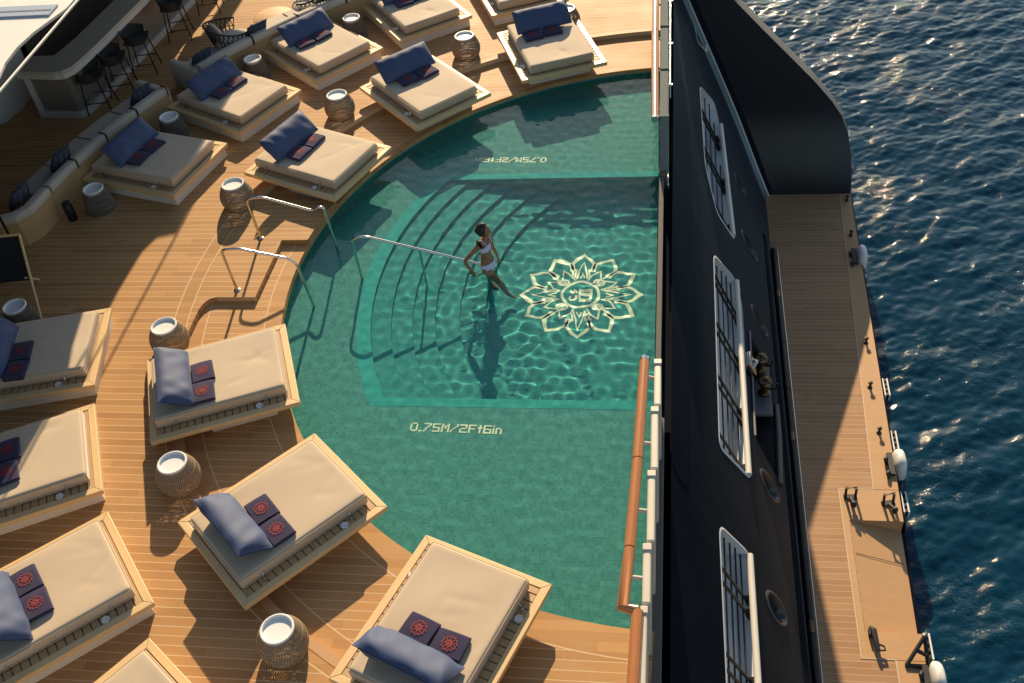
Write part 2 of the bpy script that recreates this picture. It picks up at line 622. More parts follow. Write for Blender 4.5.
# main deck, one step up, with the notch where the pool steps are
def pool_pt(y, r=PR):
    return (-math.sqrt(r * r - (y - PCY) ** 2), y)


inner = arc(7.4, 92.6, 163.8, 60)
inner += [pool_pt(1.95), pool_pt(1.6), pool_pt(1.25), pool_pt(0.9)]
inner += [(-6.38, 0.9), (-6.42, -0.48), (-7.05, -0.48), (-7.14, -0.52), (-7.2, -0.60), (-7.24, -0.75), (-7.24, -1.0)]
inner += arc(7.4, 191.8, 267.2, 60)
outer = [(-0.36, -11.2), (-45, -11.2), (-45, 11.2), (-0.36, 11.2)]
poly = inner + outer
bm = bmesh.new()
vs = [bm.verts.new((x, y, 0)) for x, y in poly]
es = [bm.edges.new((vs[i], vs[(i + 1) % len(vs)])) for i in range(len(vs))]
bmesh.ops.triangle_fill(bm, edges=es, use_beauty=True)
for f in bm.faces:
    if f.normal.z < 0:
        f.normal_flip()
vl = [bm.verts.new((x, y, LOWZ - 0.02)) for x, y in inner]
for i in range(len(inner) - 1):
    bm.faces.new((vs[i], vl[i], vl[i + 1], vs[i + 1]))
me = bpy.data.meshes.new('main_deck')
bm.to_mesh(me)
bm.free()
me.materials.append(M['deck'])
tag(link('main_deck', me), kind='structure')
# pale nosing board along the step
mb = MB()
def step_edge(a0, a1, n=30):
    mb.grid([[(*pol(7.385, a0 + (a1 - a0) * i / n), 0.004), (*pol(7.50, a0 + (a1 - a0) * i / n), 0.004)] for i in range(n + 1)])
step_edge(92.6, 163.5)
step_edge(192, 267)
o = mb.build('step_nosing', M['margin'], fix=True)
tag(o, kind='structure')
# under-deck mass so nothing is see-through from the side
mb = MB()
mb.box(-45, -6.35, -11.2, 11.2, -1.6, -0.17)
mb.box(-6.35, -0.36, 6.30, 11.2, -1.6, -0.17)
mb.box(-6.35, -0.36, -11.2, -6.05, -1.6, -0.17)
tag(mb.build('deck_core', M['white']), kind='structure')

# ================================================================== pool
CA = dict(cx=0.684, cy=0.243)
YT, YB = 2.95, -2.2
XE = -0.335                                      # aft pool wall


def basin_arc(r, n=40):
    a0 = 180 - math.degrees(math.asin((YT - CA['cy']) / r))
    a1 = 180 + math.degrees(math.asin((CA['cy'] - YB) / r))
    return arc(r, a0, a1, n, **CA)


RD = 5.38
risers = [5.38, 5.08, 4.76, 4.42, 4.05, 3.66]
dz = (SH - DP) / 6
# shelf: pool disc minus basin, filled
bm = bmesh.new()
outp = arc(PR + 0.05, 93.6, 266.4, 110, 0, PCY)
outp = [(min(x, XE), y) for x, y in outp]
bas = basin_arc(RD)
ring_out = [bm.verts.new((x, y, SH)) for x, y in outp]
e1 = [bm.edges.new((ring_out[i], ring_out[i + 1])) for i in range(len(ring_out) - 1)]
va = bm.verts.new((XE, YB, SH))
vb = bm.verts.new((XE, YT, SH))
ring_in = [bm.verts.new((x, y, SH)) for x, y in bas]
chain = [ring_out[-1], va] + ring_in[::-1] + [vb, ring_out[0]]
e1 += [bm.edges.new((chain[i], chain[i + 1])) for i in range(len(chain) - 1)]
bmesh.ops.triangle_fill(bm, edges=e1, use_beauty=True)
for f in bm.faces:
    if f.normal.z < 0:
        f.normal_flip()
me = bpy.data.meshes.new('pool_shelf')
bm.to_mesh(me)
bm.free()
me.materials.append(M['shelf_tile'])
shelf = tag(link('pool_shelf', me), kind='structure')

mb = MB()
# outer pool wall
A = arc(PR + 0.012, 93.2, 266.8, 120, 0, PCY)
mb.grid([[(x, y, LOWZ - 0.03), (x, y, SH - 0.02)] for x, y in A])
# aft wall
mb.add([(XE, YB, DP), (XE, YT, DP), (XE, YT, WZ + 0.05), (XE, YB, WZ + 0.05)], [(0, 1, 2, 3)])
mb.add([(XE, YT, SH), (XE, 6.2, SH), (XE, 6.2, LOWZ), (XE, YT, LOWZ)], [(0, 1, 2, 3)])
mb.add([(XE, -6.0, SH), (XE, YB, SH), (XE, YB, LOWZ), (XE, -6.0, LOWZ)], [(0, 1, 2, 3)])
pool_wall = tag(mb.build('pool_wall', M['shelf_tile'], smooth=40), kind='structure')

mb = MB()
lv = SH
for i, r in enumerate(risers):
    a = basin_arc(r)
    nz = lv - dz
    mb.grid([[(x, y, lv), (x, y, nz)] for x, y in a])
    if i < len(risers) - 1:
        b2 = basin_arc(risers[i + 1])
        mb.grid([[(*a[k], nz), (*b2[k], nz)] for k in range(len(a))])
    lv = nz
last = basin_arc(risers[-1])
mb.add([(x, y, DP) for x, y in last] + [(XE, YB, DP), (XE, YT, DP)], [tuple(range(len(last) + 2))])
for yy, xl in ((YT, bas[0][0]), (YB, bas[-1][0])):
    mb.add([(xl, yy, SH), (XE, yy, SH), (XE, yy, DP), (xl, yy, DP)], [(0, 1, 2, 3)])
basin = tag(mb.build('pool_basin', M['deep_tile'], fix=False), kind='structure')

# border band of brighter mosaic on the shelf around the basin
mb = MB()
o1 = [pol(RD + 0.22, a, **CA) for a in np.linspace(180 - math.degrees(math.asin((YT + 0.16 - 0.243) / (RD + 0.22))), 180 + math.degrees(math.asin((0.243 - YB + 0.16) / (RD + 0.22))), 41)]
P = [[(*o1[i], SH + 0.004), (*bas[i], SH + 0.004)] for i in range(41)]
P = [[(XE, YT + 0.16, SH + 0.004), (XE, YT, SH + 0.004)]] + P + [[(XE, YB - 0.16, SH + 0.004), (XE, YB, SH + 0.004)]]
mb.grid(P)
band = tag(mb.build('pool_border', M['band_tile'], fix=True), kind='structure')

# water surface
WR = random.Random(11)
WV = [(WR.uniform(0, 6.283), (WR.uniform(16.0, 40.0) if i > 5 else WR.uniform(5, 10)), WR.uniform(0, 6.283), WR.uniform(0.6, 1.25) * (1 if i > 5 else 0.2)) for i in range(34)]
st = 0.023
xs = np.arange(-6.35, XE + st, st)
xs[-1] = XE + 0.002
ys = np.arange(-6.2, 6.5, st)
X, Y = np.meshgrid(xs, ys)
Z = np.zeros_like(X)
for th, k, ph, u in WV:
    Z += u * 0.19 / k ** 2.0 * np.sin(k * (X * math.cos(th) + Y * math.sin(th)) + ph + 0.5 * np.sin(0.9 * X + ph) + 0.5 * np.sin(1.1 * Y - ph))
# livelier over the basin, calmer over the shelf; rings spreading from the bather
liv = 0.8 + 0.5 * np.exp(-(((X + 2.6) / 2.0) ** 2 + ((Y - 0.2) / 2.2) ** 2))
Z *= liv
rr_ = np.hypot(X + 2.85, Y - 0.38)
Z += 0.0022 * np.exp(-((rr_ - 0.35) / 0.45) ** 2) * np.sin(rr_ * 21.0)
Z += 0.0020 * np.exp(-((rr_ - 0.85) / 0.06) ** 2)
Z += WZ
ny, nx = X.shape
inside = (np.hypot(X, Y - PCY) < PR + 0.12)
ii = (np.arange(ny - 1)[:, None] * nx + np.arange(nx - 1)[None])
ok = inside[:-1, :-1] | inside[1:, 1:]
ii = ii[ok].ravel()
q = np.stack([ii, ii + 1, ii + nx + 1, ii + nx], -1)
used, inv = np.unique(q.ravel(), return_inverse=True)
co_ = np.stack([X.ravel(), Y.ravel(), Z.ravel()], -1)[used]
me = bpy.data.meshes.new('pool_water')
me.vertices.add(len(used))
me.vertices.foreach_set('co', co_.astype(np.float32).ravel())
me.loops.add(len(inv))
me.loops.foreach_set('vertex_index', inv.astype(np.int32))
me.polygons.add(len(q))
me.polygons.foreach_set('loop_start', np.arange(0, len(inv), 4, dtype=np.int32))
me.polygons.foreach_set('use_smooth', [True] * len(q))
me.update(calc_edges=True)
me.materials.append(M['water'])
water = tag(link('pool_water', me), kind='structure')
water.cycles.is_caustics_caster = True
for o in (shelf, pool_wall, basin, band):
    o.cycles.is_caustics_receiver = True

# ---- pool writing: mosaic letters from small squares
FONT = {'0': ["01110", "10001", "10001", "10001", "10001", "10001", "01110"], '.': ["00", "00", "00", "00", "00", "00", "11"],
        '7': ["11111", "00001", "00010", "00100", "01000", "01000", "10000"], '5': ["11111", "10000", "10000", "11111", "00001", "00001", "11111"],
        'M': ["10001", "11011", "10101", "10101", "10001", "10001", "10001"], '/': ["00001", "00001", "00010", "00100", "01000", "10000", "10000"],
        '2': ["11111", "00001", "00001", "01110", "10000", "10000", "11111"], 'F': ["11111", "10000", "10000", "11110", "10000", "10000", "10000"],
        't': ["010", "010", "111", "010", "010", "010", "010"], '6': ["11111", "10000", "10000", "11111", "10001", "10001", "11111"],
        'i': ["1", "0", "1", "1", "1", "1", "1"], 'n': ["0000", "0000", "1110", "1001", "1001", "1001", "1001"]}


def pixel_text(s, width):
    cells = []
    x = 0
    for ch in s:
        g = FONT[ch]
        for r_, row in enumerate(g):
            for c_, v in enumerate(row):
                if v == '1':
                    cells.append((x + c_, 6 - r_))
        x += len(g[0]) + 1
    p = width / (x - 1)
    mb = MB()
    for cx, cy in cells:
        x0, y0 = cx * p - width / 2, cy * p - 3.5 * p
        q1 = p * 1.16
        mb.sheet([(x0, y0), (x0 + q1, y0), (x0 + q1, y0 + q1), (x0, y0 + q1)], 0.00004 * len(mb.f))
    return mb


for (x, y, rz, lab) in ((-2.99, -2.75, R(-1.5), 'pale mosaic depth marking, reading the right way up, near side of the shelf'),
                        (-2.94, 3.52, R(178), 'pale mosaic depth marking, upside down in the photo, far side of the shelf')):
    o = pixel_text('0.75M/2Ft6in', 1.27).build('depth_marking', M['gold'], loc=(x, y, SH + 0.005), rz=rz)
    tag(o, lab, 'pool marking', 'depth markings on the pool floor')
    o.cycles.is_caustics_receiver = True

# ---- floor emblem
def emblem(mb, S, wd, z, fine=True):
    for k in range(12):
        a = 30 * k
        def q_(r, da):
            return pol(r * S, a + da)
        mb.stroke([q_(0.60, -12), q_(0.70, -14.3), q_(0.80, -13.6), q_(0.88, -8.5), q_(1.0, 0), q_(0.88, 8.5), q_(0.80, 13.6), q_(0.70, 14.3), q_(0.60, 12)], wd, z)
        if fine:
            if k % 3 == 0:
                mb.stroke([q_(0.40, -14), q_(0.52, -9), q_(0.83, 0), q_(0.52, 9), q_(0.40, 14)], wd * 0.5, z + 0.0004)
                mb.stroke([q_(0.42, -6), q_(0.54, 0), q_(0.42, 6)], wd * 0.5, z + 0.0004)
                mb.stroke([q_(0.46, -16), q_(0.64, -9)], wd * 0.42, z + 0.0006)
                mb.stroke([q_(0.46, 16), q_(0.64, 9)], wd * 0.42, z + 0.0006)
            else:
                mb.stroke([q_(0.36, -13), q_(0.50, -10), q_(0.66, -2 if k % 3 == 1 else 2), q_(0.50, 12), q_(0.36, 13)], wd * 0.5, z + 0.0004)
                mb.stroke([q_(0.52, -12), q_(0.60, -13)], wd * 0.6, z + 0.0006)
    if fine:
        for a in (45, 135, 225, 315):
            cx, cy = pol(0.42 * S, a)
            mb.stroke([(cx + 0.085 * S * math.cos(t), cy + 0.065 * S * math.sin(t)) for t in np.linspace(0, 6.283, 17)[:-1]], wd * 0.7, z + 0.0008, True)
    mb.stroke([pol(0.31 * S, t) for t in range(0, 360, 10)], wd * 0.85, z + 0.001, True)


def block_letters(mb, S, z, t):
    """crown-like block monogram over two letters, turned a quarter turn"""
    def rect(x0, x1, y0, y1):
        mb.sheet([(x0 * S, y0 * S), (x1 * S, y0 * S), (x1 * S, y1 * S), (x0 * S, y1 * S)], z)
    rect(-0.035, -0.02, -0.18, 0.17)              # stem line
    for y in (-0.13, -0.005, 0.10):
        rect(0.0, 0.15, y - 0.035, y + 0.045)
    rect(0.15, 0.19, -0.165, 0.145)
    rect(-0.02, 0.0, -0.165, 0.145)
    for cy, g in ((0.075, 'S'), (-0.075, 'C')):
        cx = -0.125
        if g == 'S':
            pts = [pol(0.04, t) for t in (-150, -90, -20)] + [(0, 0)] + [pol(0.04, t) for t in (160, 90, 30)]
            pts = [(cx - 0.045, cy + 0.03), (cx - 0.05, cy - 0.02), (cx - 0.02, cy - 0.05), (cx, cy), (cx + 0.02, cy + 0.05), (cx + 0.05, cy + 0.02), (cx + 0.045, cy - 0.03)]
        else:
            pts = [(cx + 0.055 * math.cos(R(t_)), cy + 0.055 * math.sin(R(t_))) for t_ in range(130, 411, 28)]
        mb.stroke([(x * S, y * S) for x, y in pts], t, z + 0.0003)


mb = MB()
emblem(mb, 0.935, 0.058, 0)
block_letters(mb, 0.935, 0.0015, 0.034)
o = mb.build('floor_emblem', M['gold'], loc=(-1.51, 0.31, DP + 0.004))
tag(o, 'large pale mosaic flower emblem with twelve petals and a lettered centre on the basin floor', 'pool emblem')
o.cycles.is_caustics_receiver = True
# round water jets on the far basin wall
for x, lab in ((-1.93, 'round pool jet in the far basin wall, farther from the black hull'), (-0.96, 'round pool jet in the far basin wall, closer to the black hull')):
    mb = MB()
    mb.lathe([(0.02, 0.0), (0.075, 0.004), (0.10, 0.012), (0.10, 0.0)], 20)
    o = mb.build('pool_jet', M['band_tile'], loc=(x, YT - 0.002, -0.62), smooth=40)
    o.rotation_euler = (R(90), 0, 0)
    tag(o, lab, 'pool jet', 'pool jets')
    o.cycles.is_caustics_receiver = True


# ---- steel handrails
def smooth_path(pts, n=6):
    out = []
    P = [Vector(p) for p in pts]
    for i in range(len(P)):
        if i == 0 or i == len(P) - 1:
            out.append(P[i])
            continue
        a, b_, c_ = P[i - 1], P[i], P[i + 1]
        rad = min(0.09, (a - b_).length * 0.45, (c_ - b_).length * 0.45)
        p0 = b_ + (a - b_).normalized() * rad
        p1 = b_ + (c_ - b_).normalized() * rad
        for k in range(n + 1):
            t = k / n
            out.append(p0.lerp(b_, t).lerp(b_.lerp(p1, t), t))
    return out


def pool_rail(path, posts, label, flanges):
    t = thing('pool_handrail', label, 'handrail', path[0], group='steel pool handrails')
    b0 = Vector(path[0])
    mb = MB()
    mb.tube(smooth_path([Vector(p) - b0 for p in path]), 0.022, 10)
    o = mb.build('rail', M['metal'], t, smooth=60)
    o.cycles.is_caustics_receiver = True
    for a, b_ in posts:
        mb = MB()
        mb.tube([Vector(a) - b0, Vector(b_) - b0], 0.019, 10)
        p = mb.build('post', M['metal'], t, smooth=60)
        p.cycles.is_caustics_receiver = True
    for f in flanges:
        mb = MB()
        mb.lathe([(0.05, 0), (0.05, 0.012), (0.024, 0.02)], 16, Vector(f) - b0)
        mb.build('flange', M['metal'], t, smooth=40)
    return t


pool_rail([(-6.75, 0.95, 0), (-6.77, 0.95, 0.80), (-6.5, 0.95, 0.83), (-5.74, 0.95, 0.55), (-5.62, 0.95, 0.62), (-5.54, 0.95, 0.60), (-5.50, 0.95, SH)], [],
          'bent steel handrail at the pool steps, dipping before its water end', [(-6.75, 0.95, 0)])
pool_rail([(-6.76, -0.32, 0), (-6.78, -0.32, 0.80), (-6.5, -0.32, 0.83), (-5.76, -0.32, 0.62), (-5.66, -0.32, 0.5), (-5.60, -0.32, SH)], [],
          'bent steel handrail at the pool steps, the one beside the sunken step in the teak', [(-6.76, -0.32, 0)])
pool_rail([(-4.97, 0.33, SH), (-4.98, 0.33, 0.46), (-4.76, 0.33, 0.52), (-3.0, 0.33, -0.06), (-2.95, 0.33, -0.14), (-3.02, 0.33, -0.3), (-3.2, 0.33, -0.4)], [((-3.94, 0.33, 0.235), (-3.94, 0.33, -0.83))],
          'long steel handrail standing in the water and sloping down to the bather', [])

# ================================================================== daybeds
HB = 0.25
BW = 1.652


def pillow_mesh(name, L, H, T, seed, mat_):
    """cushion lying in the xy plane, L along y, H along x, with creases"""
    rr = random.Random(seed)
    ws = [(rr.uniform(-15, 15), rr.uniform(2, 7), rr.uniform(0, 6.28)) for _ in range(6)]
    n, m_ = 34, 18
    mb = MB()
    for side in (1, -1):
        P = []
        for i in range(n + 1):
            row = []
            for j in range(m_ + 1):
                u, v = 2 * i / n - 1, 2 * j / m_ - 1
                t = max(0, (1 - abs(u) ** 5)) ** 0.6 * max(0, (1 - abs(v) ** 3)) ** 0.6
                pinch = 1 - 0.06 * (abs(u) ** 4) * (1 - abs(v) ** 2)
                pv = 1 - 0.05 * (abs(v) ** 4) * (1 - abs(u) ** 2)
                wr = sum(math.sin(a * u + b_ * v * 0.5 + p) for a, b_, p in ws) * 0.0042 * min(1, t * 3) * (0.4 + abs(u))
                row.append((v * H / 2 * pinch, u * L / 2 * pv, side * (T / 2 * t + wr + 0.004)))
            P.append(row)
        if side < 0:
            P = [r_[::-1] for r_ in P]
        mb.grid(P)
    return mb.mesh(name, mat_, smooth=180)


ME = {}
ME['pillow'] = [pillow_mesh('pillow', 1.10, 0.47, 0.22, s, M['denim']) for s in (1, 2, 3)]
# towel: folded block with rounded front fold, fibres in the material
mb = MB()
prof = []
for i in range(13):
    a = -90 + 180 * i / 12
    prof.append((0.125 + 0.03 * math.cos(R(a)), 0.031 + 0.03 * math.sin(R(a))))
prof += [(0.0, 0.066), (-0.14, 0.060), (-0.15, 0.03), (-0.145, 0.002)]
P = []
for i in range(9):
    yv = -0.178 + 0.356 * i / 8
    P.append([(x, yv, max(0.001, z * (1 - 0.10 * (abs(yv) / 0.178) ** 3) + 0.003 * math.sin(9 * x + 14 * yv))) for x, z in prof])
mb.grid(P)
mb.add(P[0], [tuple(range(len(prof)))])
mb.add(P[-1], [tuple(range(len(prof) - 1, -1, -1))])
ME['towel'] = mb.mesh('towel', M['towel'], smooth=50, fix=True)
mb = MB()
emblem(mb, 0.088, 0.0075, 0.0, False)
for k in range(8):
    a = 45 * k
    mb.stroke([pol(0.024, a - 20), pol(0.052, a), pol(0.024, a + 20)], 0.009, 0.0003)
for k in range(6):
    mb.stroke([pol(0.006, 60 * k), pol(0.02, 60 * k)], 0.008, 0.0006)
ME['emblem'] = mb.mesh('emblem', M['emblem'])


def mattress_mesh(seed):
    rr = random.Random(seed)
    x0, x1, yw = -1.885, -0.135, 0.615
    z0, z1 = HB + 0.006, HB + 0.175
    ws = [(rr.uniform(-6, 6), rr.uniform(-6, 6), rr.uniform(0, 6.28)) for _ in range(6)]
    cr = [(rr.uniform(x0 + .2, x1 - .2), rr.uniform(-.45, .45), rr.uniform(0, 3.14), rr.uniform(.12, .3)) for _ in range(7)]
    mb = MB()
    rc = 0.035
    nu, nv_ = 44, 32
    def lerp_axis(a, b_, n):
        inner_ = [a + rc * (1 - math.cos(math.pi / 2 * k / 4)) for k in range(4)]
        mid = [a + rc + (b_ - a - 2 * rc) * k / (n - 8) for k in range(n - 7)]
        return inner_ + mid + [b_ - rc * (1 - math.cos(math.pi / 2 * k / 4)) for k in range(3, -1, -1)]
    U_, V_ = lerp_axis(x0, x1, nu), lerp_axis(-yw, yw, nv_)
    P = []
    for x in U_:
        row = []
        for y in V_:
            dx = max(0, (x0 + rc) - x, x - (x1 - rc))
            dy = max(0, (-yw + rc) - y, y - (yw - rc))
            d_ = min(1.0, math.hypot(dx, dy) / rc)
            z = z1 - rc * (1 - math.sqrt(max(0, 1 - d_ * d_)))
            e = min(1, min(x - x0, x1 - x, y + yw, yw - y) / 0.15)
            e = max(0, e)
            z += e * (0.004 * sum(math.sin(a * x + b_ * y + p) for a, b_, p in ws) / 2 - 0.006 * math.exp(-((x + 1.35) / 0.35) ** 2))
            for cx, cy, ca, cl in cr:
                s_ = (x - cx) * math.cos(ca) + (y - cy) * math.sin(ca)
                t_ = -(x - cx) * math.sin(ca) + (y - cy) * math.cos(ca)
                z -= e * 0.007 * math.exp(-(t_ / 0.03) ** 2 - (s_ / cl) ** 2)
            row.append((x, y, z))
        P.append(row)
    mb.grid(P)
    n0, n1 = len(U_), len(V_)
    loop = [P[0][j] for j in range(n1)] + [P[i][-1] for i in range(1, n0)] + [P[-1][j] for j in range(n1 - 2, -1, -1)] + [P[i][0] for i in range(n0 - 2, 0, -1)]
    cx, cy = (x0 + x1) / 2, 0
    def ring(zz, sc_):
        return [(min(max(p[0], x0 + (0.035 if sc_ else 0)), x1 - (0.035 if sc_ else 0)), min(max(p[1], -yw + (0.035 if sc_ else 0)), yw - (0.035 if sc_ else 0)), zz) for p in loop]
    mid = [(p[0], p[1], z0 + 0.03) for p in loop]
    low = ring(z0, 1)
    rows_ = [[loop[k], mid[k], low[k]] for k in range(len(loop))]
    mb.grid(rows_, closed_u=True)
    mb.box(x0 + 0.03, x1 - 0.03, -yw + 0.03, yw - 0.03, z0, z0 + 0.02)
    return mb.mesh('mattress', M['mattress'], smooth=70, fix=True)


ME['mattress'] = [mattress_mesh(k) for k in (21, 22, 23, 24)]


def make_bed(front, seed):
    t = thing('daybed', 'daybed', 'daybed')
    # plinth
    mb = MB()
    if front:
        mb.box(-1.25, -0.36, -BW / 2 + 0.22, BW / 2 - 0.22, LOWZ, HB - 0.072)
        mb.box(-1.80, -1.30, -BW / 2 + 0.45, BW / 2 - 0.45, LOWZ, HB - 0.072)
        mb.build('plinth', M['white'], t, bevel=0.006)
    else:
        mb.box(-1.97, -0.05, -BW / 2 + 0.055, BW / 2 - 0.055, 0.0, HB - 0.072)
        mb.build('plinth', M['white'], t, bevel=0.006)
    # mitred frame
    mb = MB()
    h = BW / 2
    b_ = 0.095
    z0, z1 = HB - 0.07, HB
    outer = [(-2, -h), (0, -h), (0, h), (-2, h)]
    inn = [(-2 + b_, -h + b_), (-b_, -h + b_), (-b_, h - b_), (-2 + b_, h - b_)]
    g_ = 0.0015
    for i in range(4):
        j = (i + 1) % 4
        a0, a1, c1, c0 = Vector(outer[i]), Vector(outer[j]), Vector(inn[j]), Vector(inn[i])
        t_ = (a1 - a0).normalized() * g_
        mb.prism([tuple(a0 + t_), tuple(a1 - t_), tuple(c1 - t_), tuple(c0 + t_)], z0, z1)
    mb.build('frame', M['teak'], t, bevel=0.006, seg=2)
    # slatted top
    mb = MB()
    x = -2 + b_ + 0.004
    while x < -b_ - 0.012:
        mb.box(x, min(x + 0.088, -b_ - 0.004), -h + b_ + 0.003, h - b_ - 0.003, HB - 0.03, HB - 0.008)
        x += 0.101
    mb.box(-2 + b_ + 0.002, -b_ - 0.002, -h + b_ + 0.004, h - b_ - 0.004, HB - 0.055, HB - 0.034)
    mb.build('slats', M['slat'], t, bevel=0.004, seg=1)
    # mattress
    x0, x1, yw = -1.885, -0.135, 0.615
    mz0, mz1 = HB + 0.006, HB + 0.175
    mo = link('mattress', ME['mattress'][0], t)
    mb = MB()
    for zz in (mz1 - 0.022, mz0 + 0.02):
        e = 0.004
        rc = 0.035
        pts = []
        for cx, cy, a0 in ((x1 - rc, yw - rc, 0), (x0 + rc, yw - rc, 90), (x0 + rc, -yw + rc, 180), (x1 - rc, -yw + rc, 270)):
            for k in range(5):
                a = a0 + 22.5 * k
                pts.append((cx + (rc + e) * math.cos(R(a)), cy + (rc + e) * math.sin(R(a)), zz))
        mb.tube(pts, 0.0065, 6, True)
    mb.build('piping', M['mattress'], mo, smooth=60)
    # steel clips that hold the mattress
    for x, sy in ((-0.42, -1), (-1.62, -1), (-0.42, 1), (-1.62, 1)):
        mb = MB()
        yb = sy * 0.668
        mb.box(x - 0.022, x + 0.022, yb - 0.016, yb + 0.016, HB - 0.008, HB + 0.012)
        mb.tube([(x, yb, HB + 0.01), (x, yb - sy * 0.012, HB + 0.07), (x, yb - sy * 0.045, HB + 0.085)], 0.008, 6)
        mb.build('clip', M['metal'], t)
    mb = MB()
    mb.lathe([(0.045, 0), (0.05, 0.006), (0.042, 0.012), (0.036, 0.008)], 18)
    for sy in (-1, 1):
        l_ = mb.build('deck_light', M['tray'], t, loc=(-0.53, sy * 0.682, HB - 0.008), smooth=40)
    return t


def place_bed(proto, x, y, rz, label, group, seed, tilt, tow=0.0, first=False, short=None):
    o = proto if first else copy_tree(proto)
    o.location = (x, y, 0)
    o.rotation_euler = (0, 0, rz)
    tag(o, label, 'daybed', group)
    for ch in o.children:
        if ch.name.split('.')[0] == 'mattress':
            ch.data = ME['mattress'][seed % 4]
    if short is None:
        return o
    rr = random.Random(seed)
    cs, sn = math.cos(rz), math.sin(rz)
    def W(u, v):
        return (x + u * cs - v * sn, y + u * sn + v * cs)
    top = HB + 0.175
    # pillow leaning at the head end
    p = link('pillow', ME['pillow'][seed % 3])
    tl = R(tilt)
    rear_ = seed >= 10
    u0 = -1.27 if rear_ else -1.37
    v0 = rr.uniform(-0.04, 0.04)
    cx = u0 - 0.235 * math.cos(tl) + 0.02
    cz = top + 0.225 * math.sin(tl) + (0.0 if rear_ else 0.035)
    p.location = (*W(cx, v0), cz)
    p.rotation_euler = Matrix.Rotation(rz + rr.uniform(-0.03, 0.03), 3, 'Z').to_4x4().to_euler()
    p.rotation_euler = (Matrix.Rotation(rz + rr.uniform(-0.04, 0.04), 3, 'Z') @ Matrix.Rotation(tl, 3, 'Y')).to_euler()
    tag(p, 'long denim blue pillow on the ' + short, 'pillow', 'blue daybed pillows')
    for s in (-1, 1):
        tw = link('towel', ME['towel'], None, (*W((-1.09 if rear_ else -1.195) + rr.uniform(-0.02, 0.02), tow + s * 0.196), top + 0.001), rz + rr.uniform(-0.10, 0.10))
        tag(tw, '%s navy towel with red emblem on the %s' % ('upper' if s * math.cos(rz) > 0 else 'lower', short), 'towel', 'folded navy towels on the daybeds')
        e = link('emblem', ME['emblem'], tw, (0.0, 0, 0.071), rr.uniform(-0.2, 0.2))
    return o


fronts = [  # x, y, rz, tow, label
    (-4.073, -3.962, 0.815, -0.14, 'sunlit daybed at the pool edge between the two lowest front drum tables', 'daybed between the two lowest front tables'),
    (-5.329, -2.095, 0.39, -0.17, 'sunlit daybed at the pool edge beside the sunken step and handrails', 'daybed beside the sunken step'),
    (-2.164, -5.217, 1.196, -0.05, 'pool edge daybed cut by the bottom edge of the photo', 'pool edge daybed at the bottom edge'),
    (-5.275, 2.398, -0.424, 0.0, 'pool edge daybed just beyond the pair of bent handrails', 'pool edge daybed just beyond the handrails'),
    (-4.003, 4.261, -0.826, 0.02, 'middle one of three daybeds along the far pool edge', 'middle far pool edge daybed'),
    (-2.092, 5.493, -1.209, -0.08, 'far pool edge daybed nearest the teak rail and the black hull', 'far pool edge daybed nearest the hull')]
rears = [
    (-8.257, 2.594, -0.284, -0.05, 'shaded back row daybed between two shaded drum tables and the bench', 'shaded back row daybed by the walkway'),
    (-7.499, 4.423, -0.503, 0.02, 'back row daybed crossed by a shadow edge, in front of the bench gap', 'daybed in front of the bench gap'),
    (-6.346, 6.034, -0.728, -0.08, 'back row sunlit daybed in front of the round wicker chair', 'daybed in front of the wicker chair'),
    (-4.842, 7.368, -0.952, 0.0, 'back row daybed at the top edge showing mostly its foot end', 'back row daybed cut by the top edge'),
    (-8.285, -1.795, 0.242, -0.3, 'back row daybed at the left photo edge half covered by the deck shadow', 'half shaded daybed at the left edge'),
    (-7.574, -3.672, 0.461, 0.0, 'back row sunlit daybed at the left photo edge between two other daybeds', 'sunlit daybed at the left edge'),
    (-6.469, -5.35, 0.714, 0.04, 'large sunlit back row daybed in the lower left corner', 'large daybed in the lower left corner'),
    (8.62 * math.cos(R(233.2)), 8.62 * math.sin(R(233.2)), 0.93, 0.0, 'back row daybed at the bottom edge with only its foot corner in view', None),
    (8.62 * math.cos(R(110.3)), 8.62 * math.sin(R(110.3)), -1.18, 0.0, 'back row daybed at the top edge behind the one nearest the hull', None)]
pf = make_bed(True, 1)
pb = make_bed(False, 2)
for i, (x, y, rz, tow, lab, sh_) in enumerate(fronts):
    place_bed(pf, x, y, rz, lab, 'daybeds along the pool edge', i, 30 if i < 3 else 44, tow, i == 0, sh_)
for i, (x, y, rz, tow, lab, sh_) in enumerate(rears):
    place_bed(pb, x, y, rz, lab, 'daybeds in the back row', i + 10, 44, tow, i == 0, sh_)

